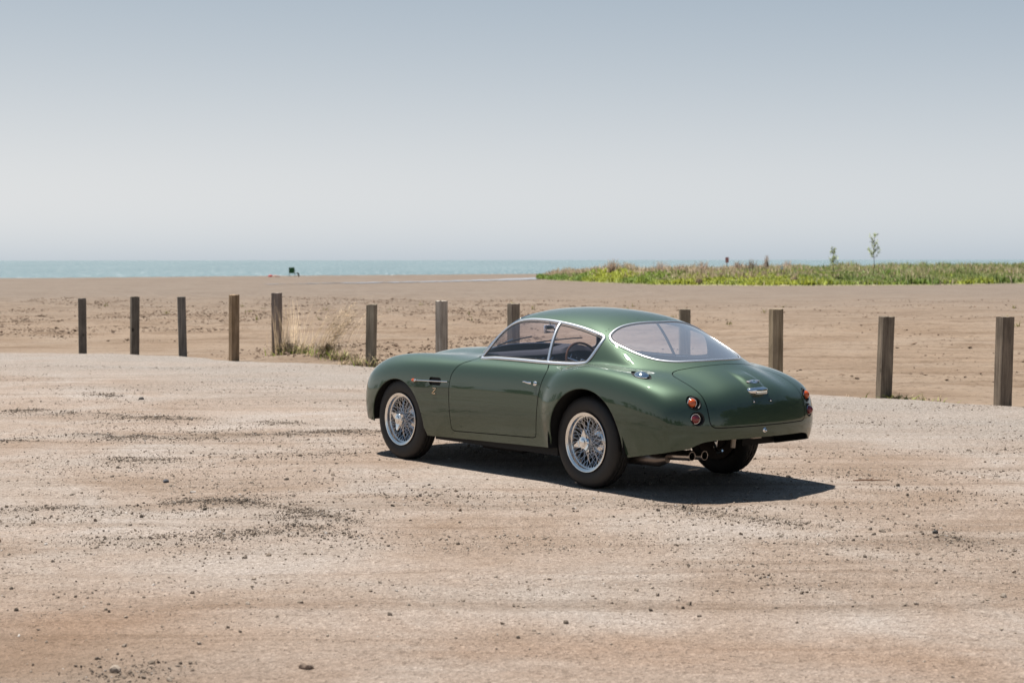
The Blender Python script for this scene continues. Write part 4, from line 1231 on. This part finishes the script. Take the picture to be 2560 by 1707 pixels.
# ---- wheels
def tyre_mesh(nseg=96):
    half = [(.208, .050), (.214, .066), (.226, .074), (.250, .0815), (.280, .0835), (.305, .079), (.322, .071), (.333, .060), (.3385, .051)]
    tread = [(.3415, .043), (.3415, .033), (.334, .030), (.334, .026), (.342, .023), (.342, .010), (.335, .007), (.335, .0)]
    prof = half + tread; prof = prof + [(r, -y_) for r, y_ in prof[-2::-1]]
    m = MB(); m.lathe(prof, nseg, 'Y')
    V = np.array(m.v); k = len(prof)
    for i, (r, y_) in enumerate(prof):
        if r > .336 and abs(y_) > .006:
            for j in range(nseg):
                sh = int(round(y_ / .02)) 
                if (j + sh) % 3 == 0:
                    V[i * nseg + j, [0, 2]] *= 1 - .005 / r
    m.v = [tuple(p) for p in V]
    return m
def wire_wheel(loc, side, spin, steer=0.0):
    rm = MB()
    rm.lathe([(.208, .060), (.2195, .0775), (.2215, .0825), (.2195, .0855), (.2135, .0850), (.2065, .0790), (.1985, .0760), (.1975, .070), (.1960, .050), (.1890, .046), (.1865, .020), (.1855, -.012), (.1905, -.020), (.1945, -.060), (.207, -.078), (.2195, -.080), (.2215, -.074), (.208, -.060)], 72, 'Y')
    w_ = rm.build('wheel', ALU, CAR, angle=50)
    w_.location = loc; w_.rotation_euler = (0, 0, (0 if side > 0 else math.pi) + steer)
    t_ = tyre_mesh().build('tyre', RUBBER, w_, angle=30)
    sp = MB()
    def spoke(r0, a0, y0, r1, a1, y1):
        sp.tube([(r0 * math.cos(a0), y0, r0 * math.sin(a0)), (r1 * math.cos(a1), y1, r1 * math.sin(a1))],   .0023, 4, caps=False)
    for k in range(16):                                     # outer row, long and crossed
        a = 2 * math.pi * k / 16
        for dz in (-1, 1): spoke(.043, a + dz * 1.05, .060, .187, a + dz * .07, .012)
    for k in range(20):                                     # inner rows to the wide flange
        a = 2 * math.pi * (k + .5) / 20
        for dz in (-1, 1): spoke(.078, a + dz * .55, -.034, .190, a + dz * .05, .040)
    tag(sp.build('spokes', SPOKE, w_), kind='stuff')
    nb = MB()
    for k in range(40):
        a = 2 * math.pi * (k + .25) / 40; d = np.array((math.cos(a), 0, math.sin(a)))
        nb.tube([d * .1945 + (0, .043, 0), d * .178 + (0, .041, 0)], .0032, 5)
    tag(nb.build('spoke_nipples', CHROME, w_), kind='stuff')
    hb = MB(); hb.lathe([(.080, -.045), (.082, -.034), (.074, -.028), (.050, -.022), (.044, .0), (.045, .056), (.049, .064), (.046, .074), (.030, .080), (0.001, .080)], 32, 'Y')
    hb.build('hub', CHROME, w_)
    br = MB(); br.lathe([(.001, -.090), (.226, -.090), (.226, -.084), (.14, -.082)], 40, 'Y'); br.lathe([(.001, -.05), (.130, -.05), (.146, -.056), (.146, -.11), (.12, -.12), (.001, -.12)], 40, 'Y'); br.build('brake_drum', simple('brake_iron', (.055, .045, .040), .55, .5), w_)
    kn = MB(); kn.lathe([(.050, .078), (.052, .092), (.045, .104), (.030, .108), (.028, .114), (.018, .118), (.001, .119)], 28, 'Y')
    for k in range(3):                                      # three winged ears
        a = spin + 2 * math.pi * k / 3
        c_, s_ = math.cos(a), math.sin(a)
        sec = [(.030, .036, .012), (.052, .031, .011), (.068, .019, .009), (.084, .013, .007), (.094, .009, .005)]
        V, F = [], []
        for r, hw, th in sec:
            yo = .092 + .016 * ((r - .03) / .06)
            for q_, tt in ((-hw, -th), (hw, -th), (hw * .8, th), (-hw * .8, th)):
                V.append((r * c_ - q_ * s_, yo + tt * .8, r * s_ + q_ * c_))
        for i in range(len(sec) - 1):
            for j in range(4): F.append((i * 4 + j, i * 4 + (j + 1) % 4, i * 4 + 4 + (j + 1) % 4, i * 4 + 4 + j))
        F += [(3, 2, 1, 0), (len(sec) * 4 - 4, len(sec) * 4 - 3, len(sec) * 4 - 2, len(sec) * 4 - 1)]
        kn.add(V, F)
    kn.build('spinner', CHROME, w_, angle=35)
    return w_
wire_wheel((0, .680, .340), 1, 1.75)
wire_wheel((2.36, .680, .340), 1, 1.15 - .55)
wire_wheel((0, -.680, .340), -1, .4)
wire_wheel((2.36, -.680, .340), -1, .9)

# ---- tail lamps
AMBER = Nodes('amber_lens'); AMBER.set(Base_Color=(.50, .075, .004, 1), Roughness=.10, Coat_Weight=1.0)
AMBER.link(AMBER.bump(AMBER.math('SINE', AMBER.math('MULTIPLY', AMBER.n('TexCoord').outputs['Object'], 1)), 0, .001), AMBER.b.inputs['Normal']); AMBER = AMBER.m
RED = simple('red_lens', (.17, .004, .010), .10, 0, Coat_Weight=1.0)
for s in (1, -1):
    for (ly, lz_), mat in zip(LAMPS, (AMBER, RED)):
        c_ = on_rear([(s * ly, lz_)])[0]
        m = MB(); m.lathe([(.047, -.006), (.050, .0), (.047, .003), (.0405, -.002), (.040, -.014), (.001, -.016)], 32, 'X')
        b_ = m.build('tail_lamp', BLACK, CAR)
        n_ = nrm([c_])[0]; axis = np.array((-1.0, .32 * s, .05)); axis /= np.linalg.norm(axis)
        b_.rotation_euler = Vector(n_).to_track_quat('X', 'Z').to_euler(); b_.location = c_
        inv_ = (Matrix.Translation(Vector(c_)) @ b_.rotation_euler.to_matrix().to_4x4()).inverted()
        def loc_(p): return tuple(inv_ @ Vector(p))
        base = c_ + np.array((.012, .010 * s, 0)) 
        m = MB(); m.dome(base, axis, .0325, .034, 24, 7); m.v = [loc_(p) for p in m.v]; m.build('lens', mat, b_)
        m = MB(); a = np.linspace(0, 2 * math.pi, 28, endpoint=False); up = np.array((0, 0, 1.)); bb = np.cross(axis, up); bb /= np.linalg.norm(bb); uu = np.cross(bb, axis)
        m.tube([base + axis * .004 + .0340 * (math.cos(t) * bb + math.sin(t) * uu) for t in a], .0024, 6, closed=True, up=axis); m.v = [loc_(p) for p in m.v]; m.build('lamp_bezel', CHROME, b_)

# ---- boot fittings
c_ = on_rear([(0, .742)])[0]
def capsule_grid(cx, cz, hw, hh, depth, x0, n=28, rings=6):
    m = MB(); V = []; F = []
    for i in range(rings + 1):
        q_ = (math.pi / 2) * i / rings
        for j in range(n):
            t = 2 * math.pi * j / n; e = .62
            a = abs(math.cos(t)) ** e * math.copysign(1, math.cos(t)); b = abs(math.sin(t)) ** e * math.copysign(1, math.sin(t))
            k = math.cos(q_) ** .6
            V.append((x0 - depth * math.sin(q_), cx + hw * a * k, cz + hh * b * k))
    for i in range(rings):
        for j in range(n): F.append((i * n + j, i * n + (j + 1) % n, (i + 1) * n + (j + 1) % n, (i + 1) * n + j))
    m.add(V, F); return m
pl = capsule_grid(0, .742, .098, .0275, .052, c_[0] + .018).build('number_plate_lamp', CHROME, lid)
m = MB(); m.box((c_[0] - .026, 0, .7285), (.036, .10, .017)); m.build('lamp_glass', simple('lamp_glass', (.75, .72, .62), .12), pl, bevel=.004)
# winged badge
E_ = on_rear([(yy, .8035) for yy in np.linspace(-.062, .062, 25)]); en = nrm(E_)
m = MB(); V = []; F = []
yy = np.linspace(-.066, .066, 25)
def wing_h(v):
    a = abs(v) / .066
    return .0165 * (1 - a) ** .6 * (1 if a > .28 else 1.1) + .0015
up_t = np.array([np.cross(np.array((0, 1.0, 0)), q_) for q_ in en]); up_t *= np.sign(up_t[:, 2:3])
for i, v in enumerate(yy):
    h_ = wing_h(v)
    ct = E_[i] * 1.0; ct[1] = v
    V += [ct - up_t[i] * h_ + en[i] * .001, ct - up_t[i] * h_ * .3 + en[i] * .0075, ct + up_t[i] * h_ * .9 + en[i] * .006, ct + up_t[i] * (h_ + .002) + en[i] * .001]
for i in range(24):
    for j in range(3): F.append((i * 4 + j, i * 4 + j + 1, i * 4 + 5 + j, i * 4 + 4 + j))
m.add(V, F); bd = m.build('winged_badge', TRIM, lid)
m = MB(); m.dome(E_[12] + en[12] * .003, en[12], .0075, .006, 16, 4, sx=1.9); m.build('badge_centre', simple('badge_enamel', (.03, .10, .06), .25), bd)
m = MB()
for k in (-1, 1):
    for j in range(5):
        v = k * (.026 + .0075 * j); i = int(round((v + .066) / .0055)); h_ = wing_h(v) * .75
        m.tube([E_[i] - up_t[i] * h_ + en[i] * .007, E_[i] + up_t[i] * h_ + en[i] * .0068], .0007, 4)
tag(m.build('badge_feathers', simple('badge_lines', (.10, .11, .12), .4), bd), kind='stuff')
for v in (-.092, .080):
    p = on_rear([(v, .670)])[0]; m = MB(); m.dome(p, nrm([p])[0], .0085, .008, 12, 4); m.build('plate_screw', CHROME, lid)
    m = MB(); m.lathe([(.0125, 0), (.0125, .003), (.008, .004)], 14, 'X', p - np.array((.004, 0, 0))); m.build('screw_washer', BLACK, lid)
p = on_rear([(0, .464)])[0]; n_ = nrm([p])[0]
m = MB(); m.dome(p - n_ * .002, n_, .021, .010, 20, 5); lk = m.build('boot_lock', CHROME, CAR)
m = MB(); m.dome(p + n_ * .006, n_, .0105, .014, 14, 5); m.build('lock_button', CHROME, lk)

# ---- fuel filler
p = on_top([(-.495, .664)])[0]; n_ = nrm([p])[0]
m = MB(); m.dome(p - n_ * .006, n_, .064, .030, 26, 8, up=(1, 0, 0), sx=.74); fc = m.build('fuel_cap', CHROME, CAR)
EY = [(-.49 + .118 * t, .662 + sg * .056 * (1 - t * t)) for sg, ts in ((1, np.linspace(-1, 1, 14)), (-1, np.linspace(1, -1, 14)[1:-1])) for t in ts]
EY = [(-.49 + (a + .49) * math.cos(.11) + (b - .662) * math.sin(.11), .662 - (a + .49) * math.sin(.11) + (b - .662) * math.cos(.11)) for a, b in EY]
P = on_top(EY); V = np.concatenate([P + nrm(P) * .000, P - np.array((0, 0, .03))]); n = len(P)
m = MB(); m.add(V, [(i, (i + 1) % n, n + (i + 1) % n, n + i) for i in range(n)] + [tuple(range(n, 2 * n))]); m.build('filler_recess', BLACK, CAR, smooth=False)

# ---- side vents, flashers and letters
for s in (1, -1):
    a = np.linspace(0, 2 * math.pi, 40, endpoint=False)
    L = [(1.823 + .079 * np.sign(math.cos(t)) * abs(math.cos(t)) ** .38, .690 + .032 * np.sign(math.sin(t)) * abs(math.sin(t)) ** .38) for t in a]
    P = on_side(L, s); n = len(P)
    V = np.concatenate([P, P - np.array((0, s * .045, 0))])
    m = MB(); m.add(V, [(i, (i + 1) % n, n + (i + 1) % n, n + i) for i in range(n)] + [tuple(range(n, 2 * n))]); vt = m.build('wing_vent', BLACK, CAR, smooth=False)
    L = [(xx, .6838 + (2.123 - xx) * .0245) for xx in np.linspace(2.075, 1.648, 18)]
    P = on_side(L, s); m = MB(); m.tube(P + (0, s * .004, 0), .0065, 8, up=(0, 0, 1)); m.build('vent_strip', CHROME, CAR)
    P = on_side([(xx, .6838) for xx in np.linspace(2.135, 2.072, 9)], s)
    m = MB(); m.tube(P + (0, s * .008, 0), [.006, .011, .0135, .0145, .0145, .0135, .012, .009, .007], 10); fl_ = m.build('side_flasher', AMBER, CAR)
    m = MB(); m.tube(P[-3:] + (0, s * .008, 0), [.0128, .011, .008], 10); m.build('flasher_base', CHROME, fl_)
    # the letter Z, italic with serifs
    cx, cz = 1.8265, .612; f_ = -1 if s > 0 else 1     # reading direction along the side
    m = MB()
    def stroke(pts):
        P = on_side([(cx + f_ * u, cz + w) for u, w in pts], s); m.tube(P + (0, s * .002, 0), .0050, 6, up=(0, s, 0), flat=.7)
    stroke([(-.018, .022), (.024, .022)]); stroke([(-.026, -.022), (.018, -.022)]); stroke([(.021, .019), (-.022, -.019)])
    pass
    m.build('letter_badge', simple('badge_brass', (.80, .62, .42), .2, 1.0), CAR)
    # door handle
    d_ = doors[0] if s > 0 else doors[1]
    p = on_side([(.563, .741)], s)[0]; n_ = nrm([p])[0]
    m = MB(); m.dome(p - n_ * .001, n_, .019, .014, 16, 4, sx=1.25); m.tube([p, p + n_ * .034], .0075, 10)
    q_ = p + n_ * .036
    m.tube([q_ + (-.008, 0, .002), q_ + (.015, 0, .0), q_ + (.04, s * .003, .0005), q_ + (.07, s * .002, .006), q_ + (.098, -s * .002, .004)], [.010, .0115, .008, .0075, .006], 10)
    m.build('door_handle', CHROME, d_)

# ---- exhausts and the odd parts hanging below the tail
for yy, x1 in ((.435, -.775), (.335, -.800)):
    m = MB(); m.tube([(-.2, yy + .02, .27), (-.45, yy + .01, .265), (x1, yy, .283)], .033, 14, caps=False)
    m.tube([(x1 + .002, yy, .283), (x1 + .10, yy, .278)], .0285, 14, caps=False)
    a = np.linspace(0, 2 * math.pi, 24, endpoint=False); m.tube([(x1, yy + .031 * math.cos(t), .283 + .031 * math.sin(t)) for t in a], .0022, 6, closed=True, up=(1, 0, 0))
    m.build('tailpipe', simple('pipe_chrome', (.55, .50, .46), .30, 1.0), CAR)
m = MB(); m.tube([(.25, .50, .235), (.18, .50, .232), (-.50, .49, .245), (-.58, .485, .252)], [.03, .058, .058, .03], 14); m.build('rear_silencer', STEEL, CAR)
m = MB(); m.tube([(-.86, .215, .315), (-.80, .20, .30), (-.74, .17, .335)], [.008, .014, .010], 8); m.build('tow_eye', CHROME, CAR)
m = MB(); m.tube([(-.90, .14, .415), (-.89, .14, .335)], .018, 10); m.build('damper', simple('damper_grey', (.30, .26, .22), .5, .4), CAR)
m = MB(); m.box((-.955, -.02, .405), (.05, .085, .018)); m.build('bracket', simple('bracket_paint', (.50, .43, .36), .5), CAR, bevel=.004)
m = MB()
for k in range(7): m.tube([(-.80 + .012 * k, .215 - .014 * k, .335 + .006 * k), (-.80 + .012 * k, .235 - .014 * k, .395 - .004 * k)], .005, 5)
m.build('brake_line_clip', CHROME, CAR)
m = MB(); m.box((-.66, .0, .50), (.50, 1.20, .08)); m.build('fuel_tank', UNDER, CAR, bevel=.03)  # tank widened across the boot to block sun leaking in through the windows

# ---- cabin
DASH = simple('dash_leather', (.020, .018, .024), .5)
SEATM = simple('seat_leather', (.030, .026, .026), .55)
m = MB()
V = []; ys = np.linspace(-.60, .60, 17)
for yv in ys:
    k = .10 * (yv / .6) ** 2; bz_ = .045 * math.exp(-((yv + .32) / .14) ** 2)
    V += [(1.62 - 2.6 * k, yv, .925 - .2 * k), (1.50 - 1.2 * k, yv, .932 + bz_), (1.36 - .6 * k, yv, .925 + bz_ * 1.1), (1.325 - .6 * k, yv, .90 + bz_ * .6), (1.35 - .6 * k, yv, .80), (1.42, yv, .70)]
F = [(i * 6 + j, i * 6 + j + 1, i * 6 + 7 + j, i * 6 + 6 + j) for i in range(16) for j in range(5)]
m.add(V, F); dash = m.build('dashboard', DASH, CAR)
for yv, zz in ((-.38, .868), (-.27, .868), (-.05, .84), (.05, .84), (.13, .84)):
    m = MB(); a = np.linspace(0, 2 * math.pi, 20, endpoint=False)
    m.tube([(1.318, yv + .034 * math.cos(t), zz + .034 * math.sin(t)) for t in a], .004, 6, closed=True, up=(1, 0, 0)); m.build('dial', CHROME, dash)
sw = MB(); a = np.linspace(0, 2 * math.pi, 40, endpoint=False)
cs, R_ = np.array((1.235, -.315, .815)), .188
tl = np.array((math.sin(.42), 0, math.cos(.42))); bi = np.array((0, 1.0, 0))
sw.tube([cs + R_ * (math.cos(t) * bi + math.sin(t) * tl) for t in a], .0105, 8, closed=True, up=np.cross(bi, tl))
st = sw.build('steering_wheel', simple('wood_rim', (.11, .050, .024), .22, 0, Coat_Weight=.8), CAR)
sw = MB()
for t in (.35, math.pi - .35, -math.pi / 2): 
    sw.tube([cs + np.array((.03, 0, 0)), cs + R_ * (math.cos(t) * bi + math.sin(t) * tl)], [.014, .007], 6)
sw.dome(cs + (.02, 0, .01), (-1, 0, .4), .035, .02, 16, 4); sw.tube([cs + (.02, 0, .01), (1.40, -.315, .80)], .02, 8)
sw.build('wheel_spokes', ALU, st)
for yv in (-.32, .32):
    m = MB(); m.box((.78, yv, .45), (.50, .46, .14)); s_ = m.build('seat', SEATM, CAR, bevel=.05)
    m = MB(); m.box((.46, yv, .64), (.12, .46, .44), Matrix.Rotation(-.25, 3, 'Y')); m.build('seat_back', SEATM, s_, bevel=.05)
m = MB(); V = []
for yv in np.linspace(-.52, .52, 9):
    V += [(.10, yv, .80), (-.25, yv, .845), (-.50, yv * .85, .875 - .1 * yv * yv)]
m.add(V, [(i * 3 + j, i * 3 + j + 1, i * 3 + 4 + j, i * 3 + 3 + j) for i in range(8) for j in range(2)])
m.build('parcel_shelf', simple('shelf_carpet', (.055, .06, .062), .9), CAR)
m = MB(); m.box((1.275, .03, 1.113), (.022, .155, .066)); mr = m.build('rear_view_mirror', TRIM, CAR, bevel=.008); M_ = Matrix.Translation((1.275, .03, 1.113)) @ Matrix.Rotation(.30, 4, 'Z') @ Matrix.Translation((-1.275, -.03, -1.113)); mr.matrix_local = M_
m = MB(); m.box((1.262, .03, 1.113), (.004, .130, .044)); m.build('mirror_glass', simple('mirror_silver', (.85, .85, .86), .02, 1.0), mr, bevel=.001)
m = MB(); m.tube([(1.275, .02, 1.14), (1.29, .01, 1.24)], .006, 6); m.build('mirror_stalk', CHROME, mr)
for y0, y1 in ((.33, -.02), (-.12, -.47)):
    P = on_front([(y0 + (y1 - y0) * t, .975 + .055 * t - .03 * (y0 + (y1 - y0) * t) ** 2 * 3) for t in np.linspace(0, 1, 7)])
    m = MB(); m.tube(P + nrm(P) * .014, .006, 6); wp = m.build('wiper', BLACK, CAR)
    m = MB(); m.tube([P[0] + nrm(P)[0] * .01 + (.05, 0, -.02), P[3] + nrm(P)[3] * .03], .0045, 6); m.build('wiper_arm', CHROME, wp)

# ---- nose: radiator grille and headlamps, mostly turned away from view
gp = on_front([(0, .50)])[0][0] - .05
m = MB()
for k in range(11): m.box((gp, 0, .415 + .017 * k), (.012, .68, .004))
for k in range(-4, 5): m.box((gp - .008, k * .075, .50), (.006, .006, .19))
m.build('grille', CHROME, CAR, smooth=False)
for s in (1, -1):
    p = on_front([(s * .60, .665)])[0]; n_ = nrm([p])[0]; ax_ = n_ * .6 + np.array((.4, 0, 0)); ax_ /= np.linalg.norm(ax_)
    m = MB(); m.dome(p - ax_ * .045, ax_, .088, .055, 28, 7); hl = m.build('headlamp', simple('headlamp_glass', (.80, .82, .84), .06, .6), CAR)
    m = MB(); a = np.linspace(0, 2 * math.pi, 32, endpoint=False); bb = np.cross(ax_, (0, 0, 1.)); bb /= np.linalg.norm(bb); uu = np.cross(bb, ax_)
    m.tube([p - ax_ * .042 + .09 * (math.cos(t) * bb + math.sin(t) * uu) for t in a], .006, 6, closed=True, up=ax_); m.build('headlamp_rim', CHROME, hl)
